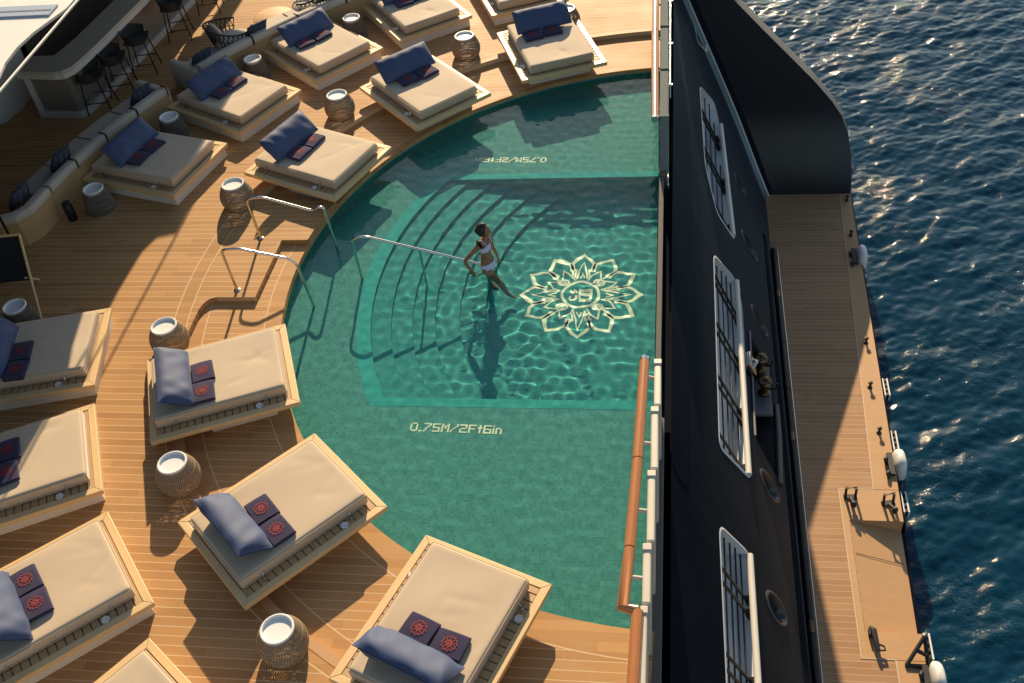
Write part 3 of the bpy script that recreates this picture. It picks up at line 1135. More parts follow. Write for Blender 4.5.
# ================================================================== drum side tables
def make_table(cone=False):
    t = thing('side_table', 'table', 'side table')
    H = 0.42
    def rad(z):
        s = z / H
        if cone:
            return 0.255 - 0.085 * s ** 1.25
        return 0.172 + 0.105 * math.sin(math.pi * min(1, s * 0.80 + 0.17))
    mb = MB()
    n = 54
    for dr in (1, -1):
        for k in range(n):
            pts = []
            for j in range(11):
                z = H * j / 10
                a = 2 * math.pi * k / n + dr * 1.0 * j / 10
                r = rad(z) + 0.003 * dr
                pts.append((r * math.cos(a), r * math.sin(a), z))
            mb.tube(pts, 0.0062, 4, caps=False)
    for z in (0.006, 0.10, 0.2, 0.3):
        mb.tube([(*pol(rad(z) + 0.001, a), z) for a in range(0, 360, 12)], 0.008, 5, True)
    mb.build('woven_body', M['weave_grey'] if cone else M['weave'], t, smooth=60)
    mb = MB()
    rt = rad(H)
    mb.lathe([(rt - 0.022, H - 0.05), (rt + 0.006, H - 0.05), (rt + 0.008, H + 0.012), (rt + 0.002, H + 0.018), (rt - 0.012, H + 0.018), (rt - 0.02, H + 0.01), (rt - 0.022, H - 0.045)], 40, cap0=False, cap1=False)
    mb.build('rim', M['tray'], t, smooth=40)
    mb = MB()
    mb.lathe([(0.005, H - 0.020), (rt - 0.021, H - 0.018), (rt - 0.021, H - 0.05), (0.005, H - 0.05)], 40)
    mb.build('tray', M['tray'], t, smooth=40)
    return t


tabs = [(-6.33, -4.08, 'woven drum table in the sun between the two sunlit pool edge daybeds'),
        (-4.31, -6.33, 'woven drum table at the bottom of the photo, the largest looking'),
        (-7.36, -1.58, 'woven drum table beside the sunken step, at the pillow end of a daybed'),
        (-7.40, 1.88, 'woven drum table just behind the bent handrails'),
        (-6.24, 4.62, 'woven drum table between two far pool edge daybeds, dotted shadow below'),
        (-4.14, 6.66, 'woven drum table near the top, left of the daybed closest to the hull'),
        (-9.90, 1.82, 'shaded woven drum table by the curved corner of the bench'),
        (-9.33, 4.04, 'shaded woven drum table against the bench between two back row daybeds'),
        (-8.31, 6.07, 'woven drum table against the sunlit bench below the wicker chair'),
        (-6.64, 7.61, 'woven drum table near the top edge between two back row daybeds'),
        (-9.92, -1.16, 'shaded woven drum table at the left photo edge above a daybed'),
        (-2.23, 7.62, 'dark woven drum table cut by the top edge behind the last daybed'),
        (-8.9, -5.05, 'woven drum table at the left photo edge between sunlit daybeds')]
tp = make_table()
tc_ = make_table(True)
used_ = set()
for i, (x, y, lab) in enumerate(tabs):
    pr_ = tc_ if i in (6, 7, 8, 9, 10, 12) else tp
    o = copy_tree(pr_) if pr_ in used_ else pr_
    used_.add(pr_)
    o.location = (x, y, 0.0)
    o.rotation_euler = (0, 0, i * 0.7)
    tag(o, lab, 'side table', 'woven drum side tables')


# ================================================================== hull: transom, windows, wing
X0, KS = -0.2, 0.4                               # transom plane X = X0 - KS * z
TN = Vector((1, 0, KS)).normalized()


def TP(y, z, off=0.0):
    return Vector((X0 - KS * z, y, z)) + TN * off


hull = thing('yacht_hull', 'dark navy sloping stern of the yacht with barred openings and round fairleads', 'yacht', (0, 0, -6))
HO = Vector((0, 0, 6))                           # parts are written in world space; the root sits at z = -6


def hb(mb, name, mats, parent=hull, **kw):
    mb.v = [tuple(Vector(p) + (HO if parent is hull else Vector((0, 0, 0)))) for p in mb.v]
    return mb.build(name, mats, parent, **kw)


def round_poly(pts, rad, n=5):
    out = []
    k = len(pts)
    for i in range(k):
        a, b_, c_ = Vector(pts[i - 1]), Vector(pts[i]), Vector(pts[(i + 1) % k])
        r1 = min(rad, (a - b_).length * 0.45)
        r2 = min(rad, (c_ - b_).length * 0.45)
        p0 = b_ + (a - b_).normalized() * r1
        p1 = b_ + (c_ - b_).normalized() * r2
        for j in range(n + 1):
            t = j / n
            out.append(tuple(p0.lerp(b_, t).lerp(b_.lerp(p1, t), t)))
    return out


wins = []                                        # (y, z) outlines
wins.append([(9.6, -0.85), (9.2, -1.95), (11.5, -2.0), (11.5, -0.9)])
wins.append([(4.70, -2.75), (7.95, -1.62), (8.75, -2.55), (4.95, -3.35)])
wins = [
    [(9.72, -1.55), (13.0, -0.55), (13.0, -1.9), (10.3, -2.15)],
    [(4.55, -2.35), (5.3, -1.80), (7.95, -1.62), (8.70, -2.50), (8.1, -2.80), (4.95, -3.35)],
    [(-1.56, -2.02), (2.96, -2.08), (3.60, -3.24), (3.2, -3.55), (-1.05, -3.42)],
    [(-6.6, -2.0), (-3.10, -1.90), (-2.72, -3.10), (-3.05, -3.30), (-6.2, -3.30)],
]
wins = [round_poly(w_, 0.22) for w_ in wins]
ovs = [(11.0, -3.30, 0.20, 0.34), (7.6, -3.95, 0.16, 0.36), (5.9, -4.30, 0.20, 0.46), (3.9, -4.62, 0.21, 0.48), (-0.42, -4.42, 0.22, 0.46), (-2.90, -4.28, 0.22, 0.46), (-5.6, -4.3, 0.22, 0.46)]


def oval(c, n=22):
    y, z, a, b_ = c
    # slanted oval
    return [(y + a * math.cos(t) - 0.10 * math.sin(t), z + b_ * math.sin(t)) for t in np.linspace(0, 2 * math.pi, n + 1)[:-1]]


mor = round_poly([(1.45, -3.70), (1.45, -5.05), (2.75, -5.25), (2.55, -3.85)], 0.1)
mor = round_poly([(0.15, -3.78), (2.75, -3.90), (3.05, -5.15), (0.15, -5.10)], 0.12)
holes = wins + [oval(o_) for o_ in ovs] + [mor]
bm = bmesh.new()
es = []
out_ = [(-12.5, -0.25), (-12.5, -6.4), (14.0, -6.4), (14.0, -0.25)]
def edge_path(pts, step):
    res = []
    for i in range(len(pts)):
        a, b_ = Vector(pts[i]), Vector(pts[(i + 1) % len(pts)])
        n = max(1, int((b_ - a).length / step))
        res += [tuple(a.lerp(b_, k / n)) for k in range(n)]
    return res


for lp in [edge_path(out_, 0.8)] + holes:
    vv = [bm.verts.new(TP(y, z)) for y, z in lp]
    es += [bm.edges.new((vv[i], vv[(i + 1) % len(vv)])) for i in range(len(vv))]
bmesh.ops.triangle_fill(bm, edges=es, use_beauty=True, normal=TN)
for f in bm.faces:
    if f.normal.dot(TN) < 0:
        f.normal_flip()
for v in bm.verts:
    v.co += HO
me = bpy.data.meshes.new('transom')
bm.to_mesh(me)
bm.free()
me.materials.append(M['hull'])
link('transom', me, hull)

# inner lining of the transom so that the openings have depth
for wi, wp in enumerate(wins):
    t = bpy.data.objects.new('window', None)
    mb = MB()
    n = len(wp)
    ring0 = [TP(y, z, 0.012) for y, z in wp]
    ring1 = [TP(y, z, -0.30) for y, z in wp]
    cen = Vector((sum(p[0] for p in wp) / n, sum(p[1] for p in wp) / n))
    # rounded rim standing proud of the paint, reveal and back wall
    rimo = [TP(y + (y - cen[0]) * 0.02, z + (z - cen[1]) * 0.03, 0.004) for y, z in wp]
    vs = rimo + ring0 + ring1
    fs = []
    for i in range(n):
        j = (i + 1) % n
        fs.append((i, j, n + j, n + i))
        fs.append((n + i, n + j, 2 * n + j, 2 * n + i))
    mb.add(vs, fs)
    wo = hb(mb, 'window', M['inner_white'], smooth=40)
    mb = MB()
    mb.add([p + HO for p in ring1], [tuple(range(n))])
    mb.build('pane', M['inner_white'], wo)
    # pale lip along the lower edge
    mb = MB()
    lo = [(y, z) for y, z in wp if z < cen[1] - 0.3 and z < -1.2]
    ly0, ly1 = min(lo), max(lo)
    mb.tube([TP(ly0[0], ly0[1] - 0.03, 0.03) + HO, TP(ly1[0], ly1[1] - 0.03, 0.03) + HO], 0.05, 10)
    mb.build('sill', M['white'], wo, smooth=60)
    # bars: long rails along Y and cross posts
    ys_ = [p[0] for p in wp]
    zs_ = [p[1] for p in wp]

    def span_z(z):
        xs_ = []
        for i in range(n):
            (ya, za), (yb, zb) = wp[i], wp[(i + 1) % n]
            if (za - z) * (zb - z) < 0:
                xs_.append(ya + (yb - ya) * (z - za) / (zb - za))
        return (min(xs_), max(xs_)) if len(xs_) >= 2 else None

    def span_y(y):
        xs_ = []
        for i in range(n):
            (ya, za), (yb, zb) = wp[i], wp[(i + 1) % n]
            if (ya - y) * (yb - y) < 0:
                xs_.append(za + (zb - za) * (y - ya) / (yb - ya))
        return (min(xs_), max(xs_)) if len(xs_) >= 2 else None
    zmin, zmax = min(zs_), max(zs_)
    rails = []
    for k in range(5):
        z = zmax - (zmax - zmin) * (0.16 + 0.16 * k)
        s_ = span_z(z)
        if s_:
            rails.append((z, s_))
    for z, s_ in rails:
        mb = MB()
        mb.tube([TP(s_[0], z, -0.10) + HO, TP(s_[1], z, -0.10) + HO], 0.014, 6)
        mb.build('bar', M['dark_metal'], wo, smooth=60)
    y = min(ys_) + 0.35
    k = 0
    while y < max(ys_) - 0.25:
        s_ = span_y(y)
        if s_:
            mb = MB()
            mb.tube([TP(y, s_[0], -0.085) + HO, TP(y - 0.18, s_[1], -0.085) + HO], 0.024, 6)
            mb.obox(TP(y, s_[0] + 0.10, -0.07) + HO, (0, 1, 0), TN, TN.cross(Vector((0, 1, 0))), 0.05, 0.04, 0.06)
            mb.build('bar', M['dark_metal'], wo, smooth=40)
        y += 0.22 if k % 2 == 0 else 1.05
        k += 1

for o_ in ovs:
    pts = oval(o_, 28)
    n = len(pts)
    c_ = Vector((o_[0], o_[1]))
    rings = []
    for sc_, off in ((1.12, 0.004), (1.07, 0.022), (0.98, 0.025), (0.88, 0.0), (0.80, -0.16), (0.70, -0.34)):
        rings.append([TP(c_[0] + (y - c_[0]) * sc_, c_[1] + (z - c_[1]) * sc_, off) for y, z in pts])
    mb = MB()
    mb.grid([[rings[k][i] for k in range(len(rings))] for i in range(n)], closed_u=True)
    fo = hb(mb, 'fairlead', M['fairlead'], smooth=50, fix=True)
    mb = MB()
    mb.add([p + HO for p in rings[-1]], [tuple(range(n))])
    mb.build('fairlead_back', M['rubber'], fo)

# mooring recess
n = len(mor)
mb = MB()
r0 = [TP(y, z, 0.0) for y, z in mor]
r1 = [TP(y, z, -0.9) for y, z in mor]
mb.add(r0 + r1, [(i, (i + 1) % n, n + (i + 1) % n, n + i) for i in range(n)] + [tuple(range(n, 2 * n))])
rec = hb(mb, 'mooring_recess', M['rubber'])
mb = MB()
mb.tube([TP(0.05, -4.98, 0.02) + HO, TP(1.2, -5.12, 0.03) + HO, TP(2.1, -5.17, 0.03) + HO], [0.06, 0.07, 0.06], 12)
mb.build('roller', M['fairlead'], rec, smooth=60)
mb = MB()
zb, zt = -0.12, 0.0
mb.tube([TP(0.1, -3.72, 0.03) + HO, TP(2.75, -3.80, 0.03) + HO], 0.025, 8)
mb.build('trim_bar', M['hull_edge'], rec, smooth=60)


def bollard(c, label):
    t = thing('mooring_bollard', label, 'bollard', c, group='bronze mooring bollards')
    mb = MB()
    mb.lathe([(0.17, -0.25), (0.17, 0.0), (0.12, 0.04), (0.10, 0.2), (0.13, 0.27), (0.19, 0.30), (0.20, 0.34), (0.17, 0.38), (0.07, 0.40)], 20)
    mb.build('drum', M['brass'], t, smooth=40)
    mb = MB()
    for a in range(0, 360, 45):
        p, q_ = pol(0.07, a), pol(0.19, a)
        mb.tube([(*p, 0.405), (*q_, 0.372)], 0.016, 6)
    mb.lathe([(0.05, 0.40), (0.05, 0.45), (0.03, 0.46)], 14)
    mb.build('cap', M['brass'], t, smooth=40)
    mb = MB()
    mb.tube([(0.1, 0, 0.1), (0.3, -0.05, 0.14), (0.34, -0.02, 0.30)], 0.025, 8)
    mb.build('horn', M['dark_metal'], t, smooth=60)
    return t


for y, z, lab in ((2.72, -4.62, 'bronze mooring bollard in the hull recess, higher one in the photo'), (2.25, -4.78, 'bronze mooring bollard in the hull recess, lower one in the photo')):
    p = TP(y, z, 0.0)
    bollard((p.x - 0.05, p.y, p.z - 0.14), lab).scale = (0.68, 0.68, 0.85)
# ledge that carries the two bollards
p = TP(1.9, -4.95, 0)
mb = MB()
mb.box(p.x - 0.55, p.x + 0.02, 1.7, 2.98, -5.02, -4.955)
hb(mb, 'bollard_ledge', M['hull_edge'], bevel=0.01)
# chrome cleat plate on the window ledge
mb = MB()
p = TP(1.6, -3.52, 0.08)
mb.obox(p, (0, 1, 0), TN, TN.cross(Vector((0, 1, 0))), 0.16, 0.07, 0.16)
mb.tube([p + TN * 0.05 + Vector((0, -0.12, 0)), p + TN * 0.14, p + TN * 0.05 + Vector((0, 0.12, 0))], 0.03, 8)
hb(mb, 'mooring_plate', M['metal'], bevel=0.01, smooth=40)

# black glass panel below the overflow edge
mb = MB()
pan = round_poly([(-3.4, -0.22), (2.45, -0.22), (2.05, -0.80), (-3.4, -0.80)], 0.3)
n = len(pan)
mb.add([TP(y, z, 0.010) for y, z in pan] + [TP(y, z, 0.0) for y, z in pan], [tuple(range(n))] + [(i, n + i, n + (i + 1) % n, (i + 1) % n) for i in range(n)])
hb(mb, 'overflow_panel', M['hull'], fix=True)

# stern wing: tall curved plate at the far side that runs down to the platform
def wing_top(x):
    pts = [(-0.6, 0.9), (1.18, 0.9), (1.22, -0.95), (1.9, -1.70), (2.55, -2.40), (3.15, -3.05), (3.60, -3.60), (3.88, -4.02), (4.06, -4.45), (4.17, -4.95), (4.24, -5.5), (4.26, -6.0)]
    for (a, za), (b_, zb) in zip(pts, pts[1:]):
        if a <= x <= b_:
            return za + (zb - za) * (x - a) / (b_ - a)
    return pts[-1][1]


def wing_y(z):
    t = max(0, min(1, (-z - 3.7) / 2.5))
    return 10.42 - 0.42 * t * t * (3 - 2 * t) - 0.0


cols = [-0.2, 0.4, 0.9, 1.18, 1.22, 1.4, 1.65, 1.9, 2.15, 2.4, 2.55, 2.75, 2.95, 3.15, 3.3, 3.45, 3.6, 3.72, 3.8, 3.88, 3.95, 4.01, 4.06, 4.11, 4.15, 4.18, 4.21, 4.235, 4.25, 4.258]
NZ = 26
inn, oute = [], []
for x in cols:
    zt = wing_top(x)
    ci, co2 = [], []
    for k in range(NZ + 1):
        z = -6.45 + (zt + 6.45) * k / NZ
        y = wing_y(z)
        ci.append(Vector((x, y, z)))
        co2.append(Vector((x, y + 0.42, z)))
    inn.append(ci)
    oute.append(co2)
mb = MB()
mb.grid([c_[::-1] for c_ in inn])
mb.grid(oute)
wing = hb(mb, 'stern_wing', M['wing'], smooth=60)
mb = MB()
mb.grid([[inn[i][-1], (inn[i][-1] + oute[i][-1]) / 2 + Vector((0.0, 0, 0.012)), oute[i][-1]] for i in range(len(cols))])
mb.grid([[inn[-1][k], oute[-1][k]] for k in range(NZ + 1)])
hb(mb, 'wing_edge', M['hull_edge'], smooth=60)
# fillet between wing and transom
mb = MB()
P = []
for k in range(14):
    z = -0.6 - 5.6 * k / 13
    row = []
    for j in range(7):
        a = j / 6
        base = TP(wing_y(z) - 0.35 * (1 - a) ** 2, z)
        row.append(Vector((base.x + 0.22 * a * a + 0.004, base.y, z)))
    P.append(row)
mb.grid(P)
hb(mb, 'corner_fillet', M['hull'], smooth=180, fix=True)

# dark sill at the foot of the transom with its hinge tube
mb = MB()
P = []
for y in (-12.2, 7.8):
    P.append([(1.85, y, -5.3), (2.08, y, -5.55), (2.16, y, -5.9), (2.2, y, -6.05)])
mb.grid(P)
hb(mb, 'sill', M['hull'], smooth=60, fix=True)
t = thing('hinge_rail', 'dark tubular rail along the hull foot where the platform folds', 'rail', (2.25, 7.8, -5.95))
mb = MB()
mb.tube([(0, 0, 0), (0, -20, 0)], 0.06, 12)
mb.build('tube', M['dark_metal'], t, smooth=60)
for k in range(14):
    mb = MB()
    mb.tube([(0, -0.1 - 1.4 * k, 0), (0, -0.32 - 1.4 * k, 0)], 0.068, 12)
    mb.build('collar', M['brass' if k % 3 == 1 else 'dark_metal'], t, smooth=40)
mb = MB()
mb.tube([(0.085, 0, 0.03), (0.085, -20, 0.03)], 0.012, 8)
mb.build('edge_strip', M['metal'], t, smooth=60)

# hull sides and bottom under the decks
mb = MB()
mb.box(-45, -0.4, -11.15, 11.15, -7.6, -1.62)
hb(mb, 'hull_body', M['hull'])
mb = MB()
mb.box(-0.4, 1.6, -11.15, 11.15, -7.6, -6.45)
hb(mb, 'hull_foot', M['hull'])

# overflow edge (weir) of the pool
mb = MB()
mb.box(-0.325, -0.245, -2.72, 2.72, -0.5, -0.17)
mb.box(-0.325, -0.19, 2.72, 11.2, -0.6, LOWZ - 0.008)
mb.box(-0.325, -0.19, -12, -2.72, -0.6, LOWZ - 0.008)
M['weir'] = simple('weir_stone', (0.12, 0.11, 0.098), 0.9, var=0.15)
o = mb.build('pool_overflow_edge', M['weir'], bevel=0.012)
tag(o, 'straight pale overflow edge of the pool above the dark stern', 'pool edge')


mb = MB()
mb.box(-0.242, -0.06, -2.7, 2.7, -0.8, -0.42)
hb(mb, 'overflow_gutter', M['hull'])


# ================================================================== bulwark panels and teak rail
def bulwark(label, segs, mat_, group):
    t = thing('bulwark', label, 'bulwark', (segs[0][0], segs[0][1], LOWZ), group=group)
    b0 = Vector(t.location)
    for (xa, ya, xb, yb, thick) in segs:
        mb = MB()
        c = Vector(((xa + xb) / 2, (ya + yb) / 2, (LOWZ + 0.95) / 2)) - b0
        dr = Vector((xb - xa, yb - ya, 0))
        mb.obox(c, dr, Vector((-dr.y, dr.x, 0)), (0, 0, 1), dr.length / 2 - 0.008, thick / 2, (0.95 - LOWZ) / 2)
        mb.build('bulwark_panel', mat_, t, bevel=0.02, seg=2)
        mb = MB()
        e = Vector((xa, ya, 0.955)) - b0
        mb.obox(e + dr.normalized() * 0.06, dr, Vector((-dr.y, dr.x, 0)), (0, 0, 1), 0.04, thick / 2 + 0.003, 0.012)
        mb.build('joint_cap', mat_, t, bevel=0.006)
    return t


bulwark('cream panelled bulwark along the near half of the stern edge',
        [(-0.27, -2.68, -0.265, -3.46, 0.088), (-0.295, -3.47, -0.285, -4.42, 0.088), (-0.315, -4.43, -0.31, -5.40, 0.088), (-0.345, -5.41, -0.34, -6.15, 0.088), (-0.36, -6.16, -0.36, -8.6, 0.07)], M['panel'], None)
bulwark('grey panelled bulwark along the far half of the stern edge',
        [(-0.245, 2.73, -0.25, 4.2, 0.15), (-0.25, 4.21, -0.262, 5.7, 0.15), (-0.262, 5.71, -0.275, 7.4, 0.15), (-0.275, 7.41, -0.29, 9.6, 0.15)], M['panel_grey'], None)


def teak_rail(label, pieces, brackets):
    t = thing('teak_rail', label, 'handrail', (pieces[0][0][0], pieces[0][0][1], LOWZ), group='teak handrails along the stern')
    b0 = Vector(t.location)
    for pts in pieces:
        mb = MB()
        mb.tube([Vector(p) - b0 for p in pts], 0.062, 12)
        mb.build('rail', M['rail_wood'], t, smooth=50)
    for a, b_ in brackets:
        mb = MB()
        mb.tube([Vector(a) - b0, Vector(b_) - b0], 0.022, 8)
        mb.build('bracket', M['panel'], t, smooth=60)
    e = Vector(pieces[0][0]) - b0
    dr = (Vector(pieces[0][1]) - Vector(pieces[0][0])).normalized()
    mb = MB()
    mb.tube([e - dr * 0.02, e + dr * 0.03], 0.064, 12)
    mb.build('end_cap', M['metal'], t, smooth=50)


zr = 0.97
teak_rail('varnished teak handrail along the near stern edge with an angular step in it',
          [[(-0.43, -2.72, zr), (-0.475, -4.3, zr)], [(-0.475, -4.315, zr), (-0.525, -5.5, zr)], [(-0.525, -5.515, zr), (-0.575, -6.22, zr), (-0.42, -6.24, zr)], [(-0.425, -6.25, zr), (-0.48, -8.6, zr)]],
          [((-0.44, -3.0, zr), (-0.28, -2.98, 0.9)), ((-0.47, -4.05, zr), (-0.30, -4.02, 0.9)), ((-0.50, -5.0, zr), (-0.32, -4.97, 0.9)), ((-0.545, -5.85, zr), (-0.35, -5.82, 0.9))])
teak_rail('varnished teak handrail along the far stern edge, its upper length in shade',
          [[(-0.385, 2.68, zr), (-0.425, 5.5, zr)], [(-0.425, 5.52, zr), (-0.45, 9.6, zr)]],
          [((-0.39, 3.0, zr), (-0.26, 3.02, 0.9)), ((-0.40, 4.2, zr), (-0.26, 4.2, 0.9)), ((-0.42, 5.3, zr), (-0.27, 5.3, 0.9)), ((-0.43, 6.6, zr), (-0.28, 6.6, 0.9))])
# slim steel guard outside the far bulwark
t = thing('guard_rail', 'slim steel guard rail outside the grey bulwark at the top', 'guard rail', (-0.15, 4.2, 0.9))
mb = MB()
mb.tube([(0, -0.4, 0.02), (-0.02, 6, 0.02)], 0.011, 6)
mb.build('wire', M['metal'], t, smooth=60)
for k, y in enumerate((-0.38, 1.0, 2.6, 4.2)):
    mb = MB()
    mb.obox((-0.02, y, 0.0), (1, 0, 0), (0, 1, 0), (0, 0, 1), 0.06, 0.018, 0.015)
    mb.tube([(0, y, 0), (0, y, -0.25)], 0.012, 6)
    mb.build('stanchion', M['tray'], t)

# ================================================================== swim platform
PZ = -6.0
def plat_edge(y):
    return 4.02 + (y + 3.2) * (4.26 - 4.02) / 13.2 if y < 10 else 4.26


mb = MB()
RX = 3.14                                        # ramp corner
edge = lambda y: (plat_edge(y), y)
A = [(2.2, 10.4), (2.2, 0.08), (RX, 0.08), edge(0.08), edge(10.4)]
mb.sheet([(2.2, 0.08), edge(0.08), edge(5), edge(10.45), (2.2, 10.45)], PZ)
mb.sheet([(2.2, -2.2), (RX, -2.2), (RX, 0.08), (2.2, 0.08)], PZ)
mb.sheet([(2.2, -13), edge(-13), edge(-2.2), (2.2, -2.2)], PZ)
o = mb.build('swim_platform', M['platform'])
tag(o, kind='structure')
mb = MB()
def strip(p):
    mb.sheet(p, PZ + 0.004)
e_ = lambda y: (plat_edge(y) - 0.004, y)
strip([(4.02, 10.4), (3.64, 0.80), e_(0.80), e_(5), e_(10.4)])
strip([(3.12, 0.79), (3.12, 0.082), e_(0.082), e_(0.79)])
strip([(3.02, 0.79), (3.02, -2.70), (3.119, -2.70), (3.119, 0.79)])
strip([(3.122, -2.202), (3.122, -2.70), e_(-2.70), e_(-2.202)])
strip([(3.55, -2.71), (3.55, -13), e_(-13), e_(-2.71)])
tag(mb.build('platform_margin', M['margin'], fix=True), kind='structure')
mb = MB()
M['seam'] = simple('pale_seam', (0.62, 0.50, 0.35), 0.7, var=0.1)
for a, b_ in (((4.02, 10.4), (3.64, 0.80)), ((3.0, 0.80), (3.64, 0.80)), ((3.01, 0.80), (3.01, -2.7)), ((3.0, -2.70), (3.55, -2.70)), ((3.55, -2.7), (3.55, -13))):
    mb.stroke([a, b_], 0.014, PZ + 0.008)
tag(mb.build('platform_seams', M['seam'], fix=True), kind='structure')
# sloping flap sunk into the platform
mb = MB()
rd = 0.30
mb.add([(RX, 0.08, PZ - 0.01), (plat_edge(0.08), 0.08, PZ - rd), (plat_edge(-2.2), -2.2, PZ - rd), (RX, -2.2, PZ - 0.01)], [(0, 3, 2, 1)])
mb.add([(RX, 0.08, PZ), (plat_edge(0.08), 0.08, PZ), (plat_edge(0.08), 0.08, PZ - rd - 0.01), (RX, 0.08, PZ - 0.02)], [(0, 3, 2, 1)])
mb.add([(RX, -2.2, PZ), (plat_edge(-2.2), -2.2, PZ), (plat_edge(-2.2), -2.2, PZ - rd - 0.01), (RX, -2.2, PZ - 0.02)], [(0, 1, 2, 3)])
ramp = tag(mb.build('boarding_ramp', M['margin'], fix=False), 'plain teak boarding ramp sloping down to the water in the platform', 'ramp')
mb = MB()
mb.add([(RX + 0.02, -0.62, PZ - 0.012), (4.0, -0.66, PZ - rd * 0.9 + 0.0), (4.0, -0.675, PZ - rd * 0.9), (RX + 0.02, -0.635, PZ - 0.012)], [(0, 3, 2, 1)])
mb.v = [(x, y, z + 0.006) for x, y, z in mb.v]
mb.build('hinge_line', M['rubber'], ramp)
# dark platform edge
mb = MB()
ys_ = [-13, -2.2, 0.08, 5, 10.45]
mb.add([], [])
P = []
for y in ys_:
    P.append([(plat_edge(y), y, PZ), (plat_edge(y) + 0.05, y, PZ - 0.08), (plat_edge(y) + 0.07, y, PZ - 0.35), (plat_edge(y) - 0.05, y, PZ - 0.75)])
for k in range(len(P) - 1):
    if abs(ys_[k] + 2.2) < 0.01:
        q_ = [[(a[0], a[1], a[2] - rd) for a in P[k][:1]] + P[k][2:], [(a[0], a[1], a[2] - rd) for a in P[k + 1][:1]] + P[k + 1][2:]]
        mb.grid(q_)
    else:
        mb.grid([P[k], P[k + 1]])
mb.box(2.2, 3.1, -13, 10.4, PZ - 0.7, PZ - 0.012)
tag(mb.build('platform_side', M['hull'], fix=True), kind='structure')

# ---- small deck fittings on the platform
def cleat(x, y, label, group='small black cleats along the platform edge'):
    t = thing('cleat', label, 'cleat', (x, y, PZ + 0.004), group=group)
    mb = MB()
    mb.lathe([(0.05, 0), (0.05, 0.015), (0.022, 0.03), (0.02, 0.10), (0.045, 0.115), (0.048, 0.14), (0.02, 0.155)], 14)
    mb.build('post', M['rubber'], t, smooth=40)
    mb = MB()
    mb.tube([(0, -0.075, 0.09), (0, 0.075, 0.09)], 0.018, 8)
    mb.build('horn', M['rubber'], t, smooth=50)
    return t


cleat(4.14, 9.72, 'small black cleat in the far corner of the platform against the dark wing')
cleat(4.08, 8.35, 'small black cleat just beyond the shaded white fender')
cleat(3.98, 4.72, 'small black cleat on the platform edge where the shade ends')
cleat(3.90, 3.42, 'small black sunlit cleat between two other edge cleats')
cleat(3.92, 2.20, 'small black sunlit cleat just beyond the middle white fender')


def fender(x, y, label):
    t = thing('fender', label, 'fender', (x, y, PZ - 0.4), group='white capped fenders on the platform edge')
    mb = MB()
    P = []
    n = 24
    prof = [(0.0, 0.88), (0.35, 0.87), (0.68, 0.82), (0.92, 0.70), (1.0, 0.52), (1.0, 0.30), (0.96, 0.28)]
    for i in range(n):
        a = 2 * math.pi * i / n
        ca, sa = math.cos(a), math.sin(a)
        ex = math.copysign(abs(ca) ** 0.75, ca) * 0.125
        ey = math.copysign(abs(sa) ** 0.75, sa) * 0.29
        P.append([(ex * r_, ey * r_, z * 0.72 - 0.06 * (ey * r_)) for r_, z in prof])
    mb.grid(P, closed_u=True)
    mb.build('cap', M['fender'], t, smooth=180, fix=True)
    mb = MB()
    P = []
    for i in range(n):
        a = 2 * math.pi * i / n
        P.append([(0.115 * math.cos(a), 0.27 * math.sin(a), z) for z in (0.23, 0.1, -0.1)])
    mb.grid(P, closed_u=True)
    mb.build('body', M['rubber'], t, smooth=60)
    mb = MB()
    for dy in (-0.22, 0.12):
        mb.tube([(-0.12, dy, 0.2), (-0.24, dy - 0.05, 0.47), (-0.27, dy - 0.1, 0.50), (-0.24, dy - 0.15, 0.41)], 0.035, 8)
    mb.obox((-0.17, -0.06, 0.42), (0, 1, 0), (1, 0, 0), (0, 0, 1), 0.26, 0.05, 0.05)
    mb.build('bracket', M['rubber'], t, smooth=50)
    return t


fender(4.24, 7.60, 'shaded white fender cap with black bracket near the dark stern wing')
fender(4.20, 1.45, 'sunlit white fender cap with black bracket by the middle of the platform')
fender(4.15, -3.0, 'sunlit white fender cap at the bottom edge of the photo')


def rack(x, y, label):
    t = thing('step_rack', label, 'rack', (x, y, PZ - 0.35), group='small white racks on the platform side')
    for dx in (0.0, 0.085):
        mb = MB()
        mb.box(dx, dx + 0.03, -0.24, 0.24, 0.08, 0.24)
        mb.build('side_rail', M['tray'], t, bevel=0.006)
    mb = MB()
    for k in range(4):
        mb.box(0.03, 0.085, -0.22 + 0.13 * k, -0.16 + 0.13 * k, 0.08, 0.23)
    mb.build('rungs', M['rubber'], t)
    return t


rack(4.20, 3.55, 'small white slotted rack on the platform side, farthest of four')
rack(4.17, 2.12, 'small white slotted rack touching the middle white fender')
rack(4.14, 0.62, 'small white slotted rack beside the top of the boarding ramp')
rack(4.08, -2.35, 'small white slotted rack just beyond the lowest white fender')


def fit_bracket(x, y, rz, label):
    t = thing('platform_bracket', label, 'bracket', (x, y, PZ + 0.004), rz, 'black folding brackets on the platform')
    mb = MB()
    mb.box(-0.12, 0.12, -0.05, 0.05, 0, 0.03)
    mb.tube([(-0.09, 0, 0.03), (-0.09, 0.02, 0.26), (0.09, 0.02, 0.26), (0.09, 0, 0.03)], 0.028, 8)
    mb.build('loop', M['rubber'], t, smooth=50)
    mb = MB()
    mb.tube([(0.0, -0.04, 0.03), (0.02, -0.26, 0.16)], 0.03, 8)
    mb.lathe([(0.05, 0), (0.05, 0.10), (0.03, 0.12)], 12, (0.02, -0.26, 0.08))
    mb.build('arm', M['rubber'], t, smooth=50)
    return t


